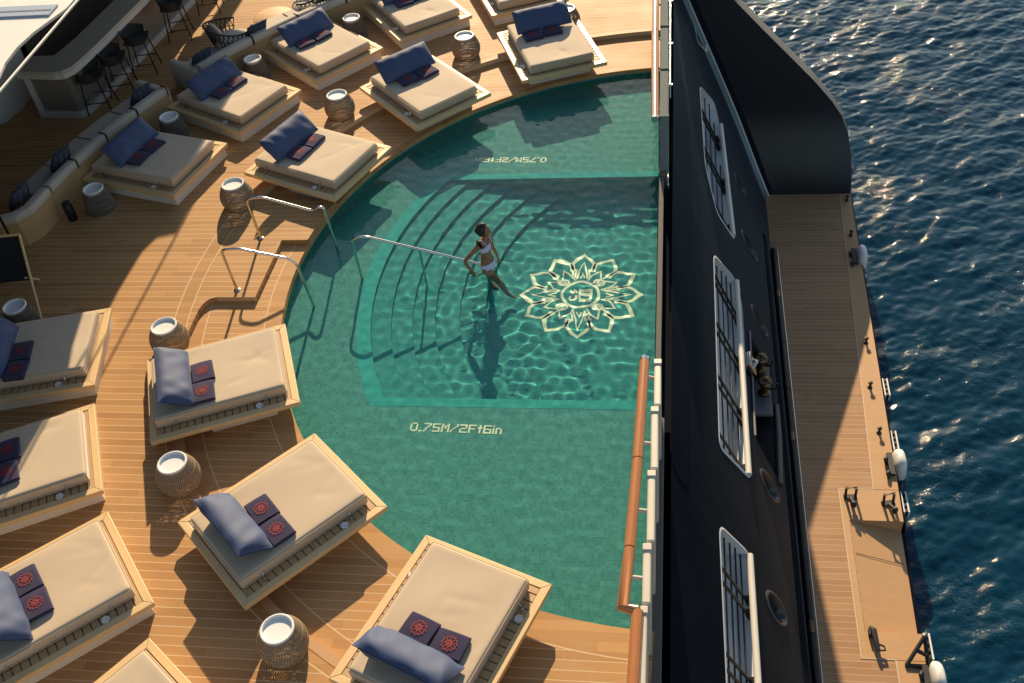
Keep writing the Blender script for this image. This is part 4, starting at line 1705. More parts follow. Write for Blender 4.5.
fit_bracket(3.20, 0.60, 0.0, 'black folding bracket on the plain teak, inner end of the ramp head')
fit_bracket(3.86, 0.48, 0.2, 'black folding bracket on the plain teak beside the white rack')
t = thing('davit_arm', 'black folded davit arm lying on the plain teak below the ramp', 'davit', (3.22, -2.36, PZ + 0.004))
mb = MB()
mb.tube([(0, 0.22, 0.04), (0.02, 0.1, 0.16), (0.06, -0.25, 0.10)], [0.03, 0.05, 0.035], 8)
mb.box(-0.05, 0.05, 0.05, 0.17, 0, 0.12)
mb.build('arm', M['rubber'], t, smooth=50)
mb = MB()
mb.tube([(0.06, -0.12, 0.1), (0.16, -0.16, 0.1), (0.17, -0.23, 0.1), (0.08, -0.24, 0.1)], 0.018, 8)
mb.build('hook', M['rubber'], t, smooth=60)
t = thing('mooring_tripod', 'black triangular bracket beside the lowest white rack', 'bracket', (3.92, -2.55, PZ + 0.004))
mb = MB()
for a, b_ in (((-0.22, -0.25, 0.02), (0.1, 0.18, 0.22)), ((0.1, 0.18, 0.22), (0.12, -0.25, 0.02)), ((-0.22, -0.25, 0.02), (0.12, -0.25, 0.02)), ((-0.05, -0.02, 0.12), (0.11, -0.1, 0.1))):
    mb.tube([a, b_], 0.035, 8)
mb.build('tripod_frame', M['rubber'], t, smooth=50)

# ================================================================== bench along the rear daybeds
def bench(label, a0, a1, n, cuts, close0, close1):
    t = thing('curved_bench', label, 'bench', (*pol(10.9, (a0 + a1) / 2), 0), group='curved benches behind the daybeds')
    b0 = Vector(t.location)
    def G(r0, r1, z0, z1, s0, s1, k=14):
        mb = MB()
        rows_ = []
        for i in range(k + 1):
            a = s0 + (s1 - s0) * i / k
            rows_.append([Vector((*pol(r0, a), z0)) - b0, Vector((*pol(r1, a), z0)) - b0, Vector((*pol(r1, a), z1)) - b0, Vector((*pol(r0, a), z1)) - b0])
        for i in range(k):
            A_, B_ = rows_[i], rows_[i + 1]
            mb.add(A_ + B_, [(0, 1, 5, 4), (1, 2, 6, 5), (2, 3, 7, 6), (3, 0, 4, 7)])
        mb.add(rows_[0], [(0, 3, 2, 1)])
        mb.add(rows_[-1], [(0, 1, 2, 3)])
        return mb
    mb = G(10.70, 10.80, 0.0, 0.46, a0, a1, 24)
    mb.build('bench_wall', M['fascia'], t, fix=True)
    mb = G(10.80, 11.45, 0.0, 0.30, a0, a1, 24)
    mb.build('bench_base', M['fascia'], t, fix=True)
    g = 0.12
    for c0, c1 in zip(cuts, cuts[1:]):
        mb = G(10.66, 10.84, 0.455, 0.62, c0 + g, c1 - g, 8)
        bk = mb.build('back_cushion', M['bench_fab'], t, bevel=0.05, seg=3, smooth=50, fix=True)
        mb = G(10.85, 11.46, 0.305, 0.42, c0 + g, c1 - g, 8)
        mb.build('seat_cushion', M['bench_fab'], t, bevel=0.03, seg=3, smooth=50, fix=True)
        mb = MB()
        a = c0 + 0.02
        pts = [Vector((*pol(r, a), z)) - b0 for r, z in ((10.67, 0.46), (10.66, 0.60), (10.70, 0.63), (10.81, 0.63), (10.85, 0.58))]
        mb.tube(pts, 0.012, 6)
        mb.build('strap', M['dark_metal'], t)
    if close0 or close1:
        for fl, a in ((close0, a0), (close1, a1)):
            if not fl:
                continue
            mb = MB()
            c = Vector((*pol(11.15, a), 0.28)) - b0
            rd_ = Vector((math.cos(R(a)), math.sin(R(a)), 0))
            mb.obox(c, rd_, Vector((-rd_.y, rd_.x, 0)), (0, 0, 1), 0.42, 0.09, 0.28)
            mb.build('arm_cushion', M['bench_fab'], t, bevel=0.05, seg=3, smooth=50)
    return t


bench('long shaded curved bench with grey cushions behind the back row daybeds', 153.6, 171.3, 24, [153.7, 158, 162.5, 167, 171.2], True, False)
bench('sunlit curved bench behind the daybed near the wicker chair', 118, 149.2, 24, [118, 124, 130, 136, 142, 149.1], False, True)
# rounded return of the bench towards the walkway
t = thing('bench_return', 'rounded teak end of the shaded bench with cushioned top at the walkway', 'bench end', (-11.2, 1.1, 0))
b0 = Vector(t.location)
cp = [pol(10.75, 171.4), (-10.66, 1.32), (-10.70, 1.08), (-10.84, 0.88), (-11.08, 0.78), (-11.5, 0.76), (-13.6, 0.80)]
def ribbon(pts, wd, z0, z1):
    mb = MB()
    P = [Vector((p[0], p[1], 0)) - Vector((b0.x, b0.y, 0)) for p in pts]
    rows_ = []
    for i, p in enumerate(P):
        tt = (P[min(i + 1, len(P) - 1)] - P[max(i - 1, 0)]).normalized()
        n_ = Vector((-tt.y, tt.x, 0)) * wd / 2
        rows_.append([p + n_ + Vector((0, 0, z0)), p - n_ + Vector((0, 0, z0)), p - n_ + Vector((0, 0, z1)), p + n_ + Vector((0, 0, z1))])
    for A_, B_ in zip(rows_, rows_[1:]):
        mb.add(A_ + B_, [(0, 1, 5, 4), (1, 2, 6, 5), (2, 3, 7, 6), (3, 0, 4, 7)])
    mb.add(rows_[0], [(0, 3, 2, 1)])
    mb.add(rows_[-1], [(0, 1, 2, 3)])
    return mb
ribbon(cp, 0.12, 0, 0.46).build('bench_wall', M['fascia'], t, smooth=50, fix=True)
ribbon(cp, 0.19, 0.462, 0.62).build('back_cushion', M['bench_fab'], t, bevel=0.04, seg=3, smooth=50, fix=True)
# scatter cushions on the benches
mbp = pillow_mesh('bench_pillow', 0.46, 0.40, 0.16, 9, M['navy_cloth'])
for a, r, dz_, lab in ((166.9, 11.12, 0, 'navy pillow on the shaded bench behind the walkway daybed pillow'), (172.6, 11.2, 0, 'navy pillow on the bench by its rounded corner at the walkway'),
                       (155.6, 11.1, 0, 'navy pillow near the end of the shaded bench by the table'), (147.6, 11.05, 0, 'navy pillow at the end of the sunlit bench by the gap'),
                       (140.6, 11.0, 0, 'navy pillow on the sunlit bench close to the wicker chair'), (130.5, 11.0, 0, 'navy pillow on the sunlit bench at the top edge')):
    p = link('bench_pillow', mbp, None, (*pol(r - 0.10, a), 0.60))
    p.rotation_euler = (Matrix.Rotation(R(a), 3, 'Z') @ Matrix.Rotation(R(58), 3, 'Y')).to_euler()
    tag(p, lab, 'pillow', 'navy pillows on the benches')

# ================================================================== bar
t = thing('bar_counter', 'curved bar counter with pale stone top and grey veneer front', 'bar', (-11.5, 6, 0))
b0 = Vector(t.location)
front = [(-12.45, 4.70), (-11.62, 4.60), (-11.44, 4.63), (-11.31, 4.78), (-11.23, 5.15), (-11.12, 5.85), (-11.02, 6.7), (-10.91, 7.6), (-10.78, 8.7), (-10.6, 10.2), (-10.5, 11.6)]
def offset(pts, d_):
    out = []
    for i, p in enumerate(pts):
        a = Vector(pts[max(i - 1, 0)])
        c = Vector(pts[min(i + 1, len(pts) - 1)])
        tt = (c - a).normalized()
        out.append((p[0] - tt.y * d_, p[1] + tt.x * d_))
    if d_ > 0.4:                                  # the inner line turns on one corner
        cx, cy = -11.27 - d_, 4.63 + d_
        out[0] = (min(-12.45, cx - 0.05), cy)
        for i in (1, 2, 3, 4):
            out[i] = (cx + 0.004 * i, cy + 0.006 * i)
    return out
def band_(o0, o1, z0, z1):
    A_, B_ = offset(front, o0), offset(front, o1)
    mb = MB()
    rows_ = [[Vector((*A_[i], z0)) - b0, Vector((*B_[i], z0)) - b0, Vector((*B_[i], z1)) - b0, Vector((*A_[i], z1)) - b0] for i in range(len(front))]
    for p, q_ in zip(rows_, rows_[1:]):
        mb.add(p + q_, [(0, 1, 5, 4), (1, 2, 6, 5), (2, 3, 7, 6), (3, 0, 4, 7)])
    mb.add(rows_[0], [(0, 3, 2, 1)])
    mb.add(rows_[-1], [(0, 1, 2, 3)])
    return mb
band_(0.0, 0.62, 1.04, 1.10).build('counter_top', M['stone'], t, bevel=0.01, fix=True)
band_(0.002, 0.16, 0.93, 1.038).build('counter_edge', M['pale_trim'], t, bevel=0.01, fix=True)
band_(0.20, 0.28, 0.14, 0.93).build('front_panel', M['grey_panel'], t, fix=True)
band_(0.12, 0.30, 0.0, 0.138).build('plinth', M['pale_trim'], t, bevel=0.01, fix=True)
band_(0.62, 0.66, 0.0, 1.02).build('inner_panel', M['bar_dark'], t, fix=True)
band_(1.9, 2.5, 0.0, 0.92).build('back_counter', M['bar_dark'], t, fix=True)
band_(1.92, 2.5, 0.922, 0.95).build('back_counter_top', M['grey_panel'], t, fix=True)
# veneer post at the corner and end trim
mb = MB()
p = offset(front, 0.19)[1]
mb.obox(Vector((p[0] - 0.78, p[1] + 0.07, 0.53)) - b0, (1, 0, 0), (0, 1, 0), (0, 0, 1), 0.055, 0.03, 0.395)
mb.build('corner_trim', M['pale_trim'], t, bevel=0.006)
# grey curved wall at the end of the bar
t = thing('service_wall', 'low grey curved wall at the end of the bar', 'wall', (-13.4, 4.9, 0))
mb = MB()
pts = [(-0.7, 1.3), (0.2, 1.25), (0.42, 1.0), (0.40, 0.2), (0.30, -0.25), (0.0, -0.42), (-2.5, -0.5), (-2.5, 1.3)]
mb.prism(pts, 0, 1.0)
mb.build('wall_panel', M['pale_trim'], t, bevel=0.02, smooth=50, fix=True)
# back wall with uprights
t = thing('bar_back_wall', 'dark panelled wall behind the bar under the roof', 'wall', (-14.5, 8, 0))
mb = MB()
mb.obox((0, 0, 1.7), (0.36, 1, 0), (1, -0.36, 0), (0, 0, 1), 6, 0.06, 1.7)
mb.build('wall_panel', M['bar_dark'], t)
for k in range(9):
    mb = MB()
    mb.obox((0.10 + 0.34 * (k - 4), 0.95 * (k - 4), 1.5), (0.36, 1, 0), (1, -0.36, 0), (0, 0, 1), 0.04, 0.04, 1.5)
    mb.build('upright', M['fascia'], t)
# bottles on the back counter
bt = MB()
bt.lathe([(0.035, 0), (0.038, 0.02), (0.038, 0.18), (0.014, 0.24), (0.013, 0.31), (0.016, 0.32)], 14)
bme = bt.mesh('bottle', M['brass'], smooth=40)
bk = offset(front, 2.2)
bi = 0
for i in range(2, 6):
    a, c = Vector(bk[i]), Vector(bk[i + 1])
    for k in range(3):
        p = a.lerp(c, k / 3)
        o = link('bottle', bme, None, (p.x + rnd.uniform(-.05, .05), p.y, 0.95))
        tag(o, 'small amber bottle on the dark back counter of the bar', 'bottle', 'bottles on the bar back counter')


# stools
def make_stool():
    t = thing('bar_stool', 'stool', 'bar stool')
    mb = MB()
    P = []
    for i in range(15):
        u = -1 + 2 * i / 14
        row = []
        for j in range(11):
            v = -1 + 2 * j / 10
            x = 0.22 * v
            y = 0.24 * u
            z = 0.70 + 0.035 * (u * u) + 0.02 * v * v
            row.append((x, y, z))
        P.append(row)
    mb.grid(P)
    mb.grid([[(x, y, z - 0.05) for x, y, z in r_][::-1] for r_ in P])
    ed = P[0] + [r_[-1] for r_ in P[1:]] + P[-1][::-1][1:] + [r_[0] for r_ in P[::-1]][1:-1]
    mb.grid([[p, (p[0], p[1], p[2] - 0.05)] for p in ed + ed[:1]])
    mb.build('seat', M['black_rope'], t, smooth=50, fix=True)
    mb = MB()
    P = []
    for i in range(19):
        a = R(60 + 240 * i / 18)
        hh = 0.20 + 0.10 * (0.5 - 0.5 * math.cos(2 * math.pi * i / 18))
        cx, cy = 0.23 * math.cos(a), 0.26 * math.sin(a)
        P.append([(cx * (1 + 0.06 * k), cy * (1 + 0.06 * k), 0.68 + hh * k / 4) for k in range(5)])
    mb.grid(P)
    mb.grid([[(x * 0.93, y * 0.93, z) for x, y, z in r_][::-1] for r_ in P])
    mb.grid([[r_[-1], (r_[-1][0] * 0.93, r_[-1][1] * 0.93, r_[-1][2])] for r_ in P])
    mb.build('backrest', M['black_rope'], t, smooth=50, fix=True)
    for sx in (-1, 1):
        for sy in (-1, 1):
            mb = MB()
            mb.tube([(0.17 * sx, 0.18 * sy, 0.68), (0.24 * sx, 0.24 * sy, 0.0)], 0.014, 8)
            mb.build('leg', M['dark_metal'], t, smooth=60)
    mb = MB()
    mb.tube([(0.218 * sx, 0.222 * sy, 0.24) for sx, sy in ((1, 1), (-1, 1), (-1, -1), (1, -1))], 0.011, 6, True)
    mb.build('footrest', M['dark_metal'], t)
    return t


st0 = make_stool()
stl = [(-11.38, 5.10, 3.3, 'black bar stool at the rounded corner of the bar'), (-11.18, 5.75, 3.4, 'black bar stool, second from the rounded bar corner'),
       (-10.98, 6.52, 3.35, 'black bar stool, third from the rounded bar corner'), (-10.74, 7.92, 3.4, 'black bar stool at the top edge past the gap in the row'),
       (-10.45, 9.1, 3.3, 'black bar stool mostly out of frame at the top, legs in the sun')]
for i, (x, y, rz, lab) in enumerate(stl):
    o = st0 if i == 0 else copy_tree(st0)
    o.location = (x + 0.16, y, 0)
    o.rotation_euler = (0, 0, rz + math.pi)
    tag(o, lab, 'bar stool', 'black bar stools along the bar')


# rope lounge chairs
def make_lounge():
    t = thing('lounge_chair', 'chair', 'chair')
    mb = MB()
    n = 22
    top, low = [], []
    for i in range(n + 1):
        a = R(55 + 250 * i / n)
        hh = 0.56 + 0.16 * (0.5 - 0.5 * math.cos(2 * math.pi * i / n))
        top.append(Vector((0.40 * math.cos(a), 0.40 * math.sin(a), hh)))
        low.append(Vector((0.31 * math.cos(a), 0.31 * math.sin(a), 0.30)))
    mb.tube(top, 0.018, 8)
    mb.tube(low, 0.016, 8)
    for k in range(8):
        pass
    for i in range(n):
        mb.tube([low[i], top[min(i + 1, n)]], 0.009, 5)
        mb.tube([low[i + 1], top[i]], 0.009, 5)
        mb.tube([(low[i] + top[i]) / 2, (low[i + 1] + top[i + 1]) / 2], 0.008, 5)
    mb.build('rope_shell', M['black_rope'], t, smooth=60)
    mb = MB()
    mb.lathe([(0.29, 0.30), (0.32, 0.33), (0.32, 0.38), (0.28, 0.41), (0.05, 0.415)], 24)
    mb.build('seat_cushion', M['bench_fab'], t, smooth=50)
    mb = MB()
    mb.obox((-0.25, 0, 0.52), (0.25, 0, 1), (0, 1, 0), (1, 0, -0.25), 0.16, 0.22, 0.05)
    mb.build('back_cushion', M['bench_fab'], t, bevel=0.04, seg=3, smooth=50)
    for sx, sy in ((1, 1), (1, -1), (-1, 1), (-1, -1)):
        mb = MB()
        mb.tube([(0.22 * sx, 0.22 * sy, 0.30), (0.27 * sx, 0.27 * sy, 0.0)], 0.014, 8)
        mb.build('leg', M['dark_metal'], t, smooth=60)
    return t


lg = make_lounge()
for i, (x, y, rz, lab) in enumerate(((-9.02, 6.95, 0.7, 'black rope lounge chair with cream cushion beside the round low table'), (-7.72, 8.35, 3.5, 'black rope lounge chair cut by the top edge above the sunlit bench'))):
    o = lg if i == 0 else copy_tree(lg)
    o.location = (x, y, 0)
    o.rotation_euler = (0, 0, rz)
    o.scale = (1.2, 1.2, 1.12)
    tag(o, lab, 'chair', 'rope lounge chairs')
t = thing('coffee_table', 'round pale low table between the two rope lounge chairs', 'coffee table', (-8.45, 8.0, 0))
mb = MB()
mb.lathe([(0.40, 0.30), (0.43, 0.31), (0.43, 0.335), (0.41, 0.345)], 40)
mb.build('table_top', M['margin'], t, smooth=40)
mb = MB()
mb.lathe([(0.24, 0.0), (0.24, 0.02), (0.05, 0.05), (0.05, 0.30)], 24)
mb.build('pedestal', M['dark_metal'], t, smooth=40)

# black sling chair and shower post at the left edge
t = thing('sling_chair', 'black sling chair with light teak frame at the left photo edge', 'chair', (-10.50, -0.36, 0))
t.scale = (1, 1, 0.86)
mb = MB()
for dx in (0.0,):
    mb.tube([(0.82, -0.72, 0.02), (0.18, 0.52, 0.88)], 0.022, 8)
    mb.tube([(0.18, 0.52, 0.88), (-0.55, 0.42, 0.88)], 0.022, 8)
    mb.tube([(-0.55, 0.42, 0.88), (0.1, -0.82, 0.02)], 0.022, 8)
    mb.tube([(0.82, -0.72, 0.03), (0.1, -0.82, 0.03)], 0.022, 8)
    mb.tube([(0.30, 0.28, 0.02), (0.42, -0.1, 0.45)], 0.02, 8)
    mb.tube([(-0.3, 0.28, 0.02), (-0.25, -0.15, 0.45)], 0.02, 8)
mb.build('chair_frame', M['teak'], t, smooth=60)
mb = MB()
P = []
for i in range(7):
    s_ = i / 6
    a = Vector((0.18, 0.52, 0.87)).lerp(Vector((0.50, -0.10, 0.42)), s_)
    b_ = Vector((-0.55, 0.42, 0.87)).lerp(Vector((-0.24, -0.2, 0.42)), s_)
    row = []
    for j in range(7):
        p = a.lerp(b_, j / 6)
        p.z -= 0.05 * math.sin(math.pi * s_) + 0.01
        row.append(p)
    P.append(row)
mb.grid(P)
mb.grid([[p - Vector((0, 0, 0.012)) for p in r_][::-1] for r_ in P])
mb.build('sling', M['rubber'], t, smooth=180)
t = thing('shower_post', 'slim dark shower post with a pale head standing by the bench end', 'shower post', (-10.83, 0.55, 0))
mb = MB()
mb.lathe([(0.07, 0), (0.07, 0.015), (0.025, 0.03)], 16)
mb.tube([(0, 0, 0.02), (0, 0, 1.0)], 0.022, 10)
mb.build('post', M['dark_metal'], t, smooth=50)
mb = MB()
mb.tube([(0.0, 0, 0.98), (-0.02, 0.0, 1.06), (-0.10, 0.02, 1.09)], [0.03, 0.035, 0.03], 10)
mb.build('post_head', M['tray'], t, smooth=60)
t = thing('dark_lantern', 'small dark upright cylinder between the bench and a shaded drum table', 'lantern', (-10.30, 1.52, 0))
mb = MB()
mb.lathe([(0.075, 0.0), (0.08, 0.03), (0.08, 0.30), (0.07, 0.32)], 20)
mb.build('lantern_body', M['dark_metal'], t, smooth=40)
mb = MB()
mb.lathe([(0.05, 0.322), (0.075, 0.33), (0.075, 0.36), (0.05, 0.37)], 20)
mb.build('lantern_cap', M['rubber'], t, smooth=40)

# ================================================================== upper roof (its edge shades the left of the deck)
RZ0, RZ1 = 3.56, 3.6
t = thing('upper_roof', 'cream upper deck roof with curved edge and grey channel in the top left corner', 'roof', (-12, 0, 0))
b0 = Vector(t.location)
edge_pts = [(-9.09, -16), (-9.09, -0.35), (-9.24, 0.0), (-9.34, 0.4), (-9.37, 0.85), (-9.32, 1.28), (-9.22, 1.65), (-9.12, 2.0), (-9.09, 4.0), (-9.3, 4.7), (-9.48, 5.6), (-9.53, 7.4), (-9.50, 8.3), (-9.38, 8.65), (-9.09, 8.75), (-9.09, 13.2), (-9.4, 13.7), (-10.3, 14.1), (-11.2, 14.2), (-11.25, 20)]
poly = edge_pts + [(-40, 20), (-40, -16)]
mb = MB()
mb.prism([(x - b0.x, y - b0.y) for x, y in poly], RZ0, RZ1)
mb.build('roof_slab', M['roof'], t, fix=True)
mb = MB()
mb.prism([(x - b0.x - 0.06, y - b0.y) for x, y in poly], RZ0 - 0.03, RZ0 - 0.005)  # added underside, unseen and dark so less light bounces onto the deck
M['shade_ceiling'] = simple('dark_shade_ceiling', (0.045, 0.038, 0.032), 0.7)
mb.build('shade_ceiling', M['shade_ceiling'], t, fix=True)
mb = MB()
mb.tube([(-9.06 - b0.x, -16, 3.585), (-9.06 - b0.x, 13.4, 3.585)], 0.02, 8)
mb.build('edge_beam', M['roof'], t, smooth=60)
mb = MB()
mb.box(-28, -9.28 - b0.x, 1.76, 2.08, RZ1 + 0.004, RZ1 + 0.03)
mb.build('channel', M['channel'], t)
mb = MB()
M['channel_dark'] = simple('grey_drain_slots', (0.16, 0.19, 0.24), 0.6)
for k in range(90):
    mb.box(2.62 - 0.08 * k, 2.685 - 0.08 * k, 1.89, 1.93, RZ1 + 0.031, RZ1 + 0.036)
mb.build('drain_slots', M['channel_dark'], t)
mb = MB()
mb.box(-10.95 - b0.x, -10.5 - b0.x, 13.8, 24, RZ0, RZ1)
mb.build('roof_beam', M['roof'], t)
for x, y in ((-13.8, -9), (-13.8, -2), (-14.6, 14)):
    mb = MB()
    mb.tube([(x - b0.x, y, 0), (x - b0.x, y, RZ0)], 0.12, 16)
    mb.build('column', M['bar_dark'], t, smooth=60)

# superstructure behind, outside the frame
t = thing('superstructure', 'unseen yacht superstructure far left, lower wall dark to deepen shade under the roof', 'superstructure', (-24, 0, 0))
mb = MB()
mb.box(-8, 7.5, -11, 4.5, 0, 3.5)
mb.build('cabin_wall', M['bar_dark'], t)  # wall closes in the deck and is darkened to deepen the shade
mb = MB()
mb.box(-8, 7.6, -11.05, 4.55, 3.66, 6.2)
mb.build('upper_deck_wall', M['roof'], t)

# ================================================================== bather
def skin_mesh(chains, sub=2, root=0):
    """chains: list of lists of (x,y,z,r) or (x,y,z,rx,ry); first point of a later chain may be ('at', idx)"""
    vs, es, rs = [], [], []
    for ch in chains:
        prev = None
        for p in ch:
            if p[0] == 'at':
                prev = p[1]
                continue
            vs.append(p[:3])
            rs.append((p[3], p[4] if len(p) > 4 else p[3]))
            if prev is not None:
                es.append((prev, len(vs) - 1))
            prev = len(vs) - 1
    me = bpy.data.meshes.new('tmp')
    me.from_pydata(vs, es, [])
    ob = bpy.data.objects.new('tmp', me)
    C.objects.link(ob)
    sk = ob.modifiers.new('s', 'SKIN')
    sk.use_smooth_shade = True
    lay = me.skin_vertices[0].data if me.skin_vertices else None
    if lay is None:
        bm = bmesh.new()
        bm.from_mesh(me)
        bm.verts.layers.skin.verify()
        bm.to_mesh(me)
        bm.free()
        lay = me.skin_vertices[0].data
    for i, r in enumerate(rs):
        lay[i].radius = r
        lay[i].use_root = (i == root)
    ss = ob.modifiers.new('ss', 'SUBSURF')
    ss.levels = ss.render_levels = sub
    dg = bpy.context.evaluated_depsgraph_get()
    out = bpy.data.meshes.new_from_object(ob.evaluated_get(dg))
    bpy.data.objects.remove(ob)
    return out


body = [
    [(0.0, 0, 0.90, 0.105, 0.15), (0.0, 0, 0.99, 0.09, 0.135), (-0.005, 0, 1.10, 0.075, 0.108), (0.0, 0, 1.21, 0.085, 0.122), (0.005, 0, 1.31, 0.09, 0.135), (0.0, 0, 1.385, 0.06, 0.11), (0.005, 0, 1.44, 0.045), (0.02, 0, 1.49, 0.043)],
    [('at', 5), (-0.01, -0.155, 1.37, 0.048), (-0.12, -0.235, 1.24, 0.038), (-0.225, -0.29, 1.11, 0.032), (-0.19, -0.28, 1.0, 0.030), (-0.14, -0.25, 0.90, 0.022)],
    [('at', 5), (0.0, 0.155, 1.37, 0.048), (0.0, 0.20, 1.24, 0.038), (-0.02, 0.22, 1.11, 0.032), (0.02, 0.225, 1.0, 0.030), (0.07, 0.21, 0.89, 0.022)],
    [('at', 0), (0.04, -0.09, 0.82, 0.088), (0.15, -0.10, 0.70, 0.070), (0.26, -0.11, 0.58, 0.054), (0.31, -0.11, 0.46, 0.052), (0.37, -0.11, 0.28, 0.034), (0.43, -0.11, 0.22, 0.036), (0.54, -0.115, 0.19, 0.022)],
    [('at', 0), (-0.01, 0.09, 0.82, 0.088), (-0.03, 0.10, 0.66, 0.070), (-0.03, 0.10, 0.48, 0.052), (-0.06, 0.10, 0.33, 0.052), (-0.10, 0.10, 0.09, 0.034), (-0.03, 0.10, 0.04, 0.036), (0.08, 0.10, 0.025, 0.022)],
]
bme = skin_mesh(body, 2, 0)


def hand(o_, fwd, side, palm_n, curl):
    """palm and five fingers as one mesh, rooted at the wrist"""
    o_, fwd, side, palm_n = Vector(o_), Vector(fwd).normalized(), Vector(side).normalized(), Vector(palm_n).normalized()
    mb = MB()
    P = []
    for t_, hw, th in ((0.0, 0.022, 0.018), (0.03, 0.032, 0.016), (0.065, 0.038, 0.014), (0.085, 0.036, 0.011)):
        c = o_ + fwd * t_
        P.append([c + side * (hw * math.cos(a)) + palm_n * (th * math.sin(a)) for a in np.linspace(0, 2 * math.pi, 13)])
    mb.grid(P)
    mb.add(P[-1][:-1], [tuple(range(12))])
    for k, L in enumerate((0.070, 0.080, 0.074, 0.058)):
        b_ = o_ + fwd * 0.078 + side * (0.027 - 0.018 * k)
        d_ = fwd.copy()
        pts = [b_]
        for j in range(3):
            d_ = (d_ + palm_n * curl).normalized()
            pts.append(pts[-1] + d_ * L / 3)
        mb.tube(pts, [0.0095, 0.009, 0.008, 0.006], 8)
    b_ = o_ + fwd * 0.025 + side * 0.026
    pts = [b_, b_ + side * 0.022 + fwd * 0.022 + palm_n * 0.010, b_ + side * 0.020 + fwd * 0.045 + palm_n * 0.028]
    mb.tube(pts, [0.011, 0.010, 0.007], 8)
    return mb.mesh('hand', M['skin'], smooth=180)


def head_mesh(c, fwd):
    """ovoid skull with brow, nose, lips, chin, ears and eyes"""
    c, fwd = Vector(c), Vector(fwd).normalized()
    side = Vector((0, 0, 1)).cross(fwd).normalized()
    up = Vector((0, 0, 1))
    mb = MB()
    n, m_ = 32, 22
    P = []
    for i in range(n):
        a = 2 * math.pi * i / n
        row = []
        for j in range(m_ + 1):
            b_ = math.pi * j / m_
            z = math.cos(b_)
            r = math.sin(b_)
            x, y = r * math.cos(a), r * math.sin(a)
            fx = x * 0.094
            fy = y * 0.073 * (1.0 if z > -0.2 else 1.0 - 0.25 * (-z - 0.2))
            fz = z * 0.115
            if x > 0.2:                           # face details
                fx += 0.024 * math.exp(-((y / 0.17) ** 2) - (((z + 0.18) / 0.17) ** 2))      # nose
                fx += 0.006 * math.exp(-((y / 0.30) ** 2) - (((z + 0.52) / 0.07) ** 2))      # lips
                fx -= 0.007 * math.exp(-(((abs(y) - 0.38) / 0.16) ** 2) - (((z - 0.04) / 0.10) ** 2))   # eye sockets
                fx += 0.007 * math.exp(-((y / 0.28) ** 2) - (((z + 0.83) / 0.14) ** 2))      # chin
            row.append(c + fwd * fx + side * fy + up * fz)
        P.append(row)
    mb.grid(P, closed_u=True)
    for s in (-1, 1):                             # ears
        e = c + side * (0.073 * s) - up * 0.005 - fwd * 0.008
        mb.tube([e - up * 0.028, e + side * (0.012 * s), e + up * 0.028 - fwd * 0.01], [0.008, 0.014, 0.010], 8)
    return mb.mesh('head', M['skin'], smooth=180, fix=True)


HC, HF = (0.035, 0, 1.575), (1, 0.35, 0.0)
hm = head_mesh(HC, HF)
h1 = hand((-0.14, -0.25, 0.90), (0.10, 0.05, -1), (0.9, 0.3, 0.1), (0.3, 1.0, -0.1), 0.5)
h2 = hand((0.07, 0.21, 0.89), (0.35, -0.1, -0.9), (0.3, -0.9, 0.2), (-0.6, 0, -0.5), 0.3)
bm = bmesh.new()
for mm in (bme, hm, h1, h2):
    bm.from_mesh(mm)
for f in bm.faces:
    f.smooth = True
    f.material_index = 0
me = bpy.data.meshes.new('person')
bm.to_mesh(me)
me.materials.append(M['skin'])
PX, PY, PYAW = -2.93, 0.40, R(-22)
person = link('person', me, None, (PX, PY, DP + 0.003), PYAW)
person.scale = (0.97, 0.97, 0.97)
tag(person, 'dark haired person in a pale lilac bikini wading by the sloping pool rail', 'person')
person.cycles.is_caustics_receiver = True
# swimwear: offset copies of the body surface
bm2 = bmesh.new()
bm2.from_mesh(bme)
bm2.normal_update()


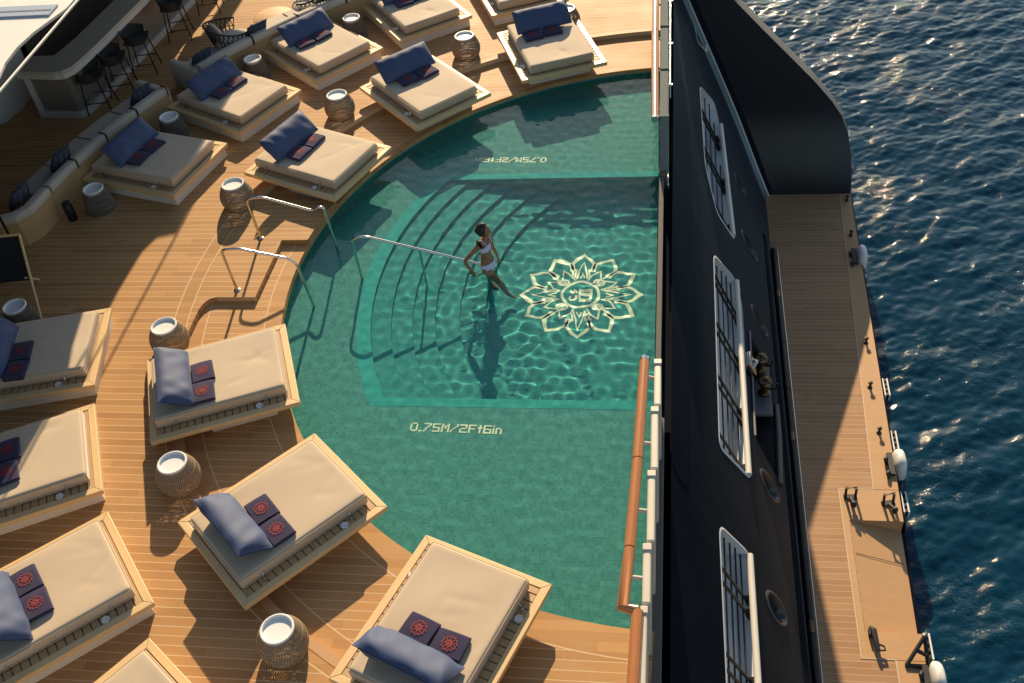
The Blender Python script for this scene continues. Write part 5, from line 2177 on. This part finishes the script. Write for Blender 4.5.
def garment(name, test, off):
    b3 = bm2.copy()
    dele = [f for f in b3.faces if not test(f.calc_center_median())]
    bmesh.ops.delete(b3, geom=dele, context='FACES')
    seen, best = set(), []
    for f0 in b3.faces:
        if f0 in seen:
            continue
        st_, comp = [f0], []
        seen.add(f0)
        while st_:
            f = st_.pop()
            comp.append(f)
            for e in f.edges:
                for g_ in e.link_faces:
                    if g_ not in seen:
                        seen.add(g_)
                        st_.append(g_)
        if len(comp) > len(best):
            best = comp
    bs = set(best)
    bmesh.ops.delete(b3, geom=[f for f in b3.faces if f not in bs], context='FACES')
    b3.normal_update()
    for v in b3.verts:
        v.co += v.normal * off
    m3 = bpy.data.meshes.new(name)
    b3.to_mesh(m3)
    m3.materials.append(M['bikini'])
    m3.polygons.foreach_set('use_smooth', [True] * len(m3.polygons))
    o = link(name, m3, person)
    o.cycles.is_caustics_receiver = True
    return o


garment('bikini_top', lambda c: 1.215 < c.z < (1.325 if c.x > 0.0 else 1.275) and abs(c.y) < 0.15, 0.007)
garment('bikini_bottom', lambda c: (0.83 + 0.55 * abs(c.y) * 0.8) < c.z < 0.965 and abs(c.y) < 0.2, 0.007)
for s in (-1, 1):
    mb = MB()
    mb.tube([(0.092, 0.07 * s, 1.31), (0.07, 0.085 * s, 1.39), (0.0, 0.085 * s, 1.435), (-0.07, 0.075 * s, 1.38), (-0.085, 0.07 * s, 1.27)], 0.008, 6)
    mb.build('strap', M['bikini'], person, smooth=60)
# hair: short, full at the back
mb = MB()
rr = random.Random(3)
c = Vector(HC)
fw = Vector(HF).normalized()
sd = Vector((0, 0, 1)).cross(fw)
P = []
for i in range(30):
    a = 2 * math.pi * i / 30
    row = []
    for j in range(16):
        b_ = math.pi * j / 15
        x, y, z = math.sin(b_) * math.cos(a), math.sin(b_) * math.sin(a), math.cos(b_)
        k = 1.10 + 0.025 * math.sin(9 * a + 5 * b_) + rr.uniform(-0.012, 0.012)
        if x > 0.15:
            k -= 0.26 * min(1, (x - 0.15) / 0.45) * (1 if z < 0.62 else max(0, (1 - z) / 0.38))
        if z < -0.55:
            k -= 0.25
        row.append(c + fw * (x * 0.105 * k - 0.020) + sd * (y * 0.086 * k) + Vector((0, 0, z * 0.118 * k + 0.014)))
    P.append(row)
mb.grid(P, closed_u=True)
cb = c - fw * 0.105 + Vector((0, 0, 0.0))
mb.lathe([(0.004, -0.055), (0.04, -0.04), (0.055, 0.0), (0.04, 0.04), (0.004, 0.055)], 14, cb)
mb.build('hair', M['hair'], person, smooth=180, fix=True)
bm.free()
bm2.free()
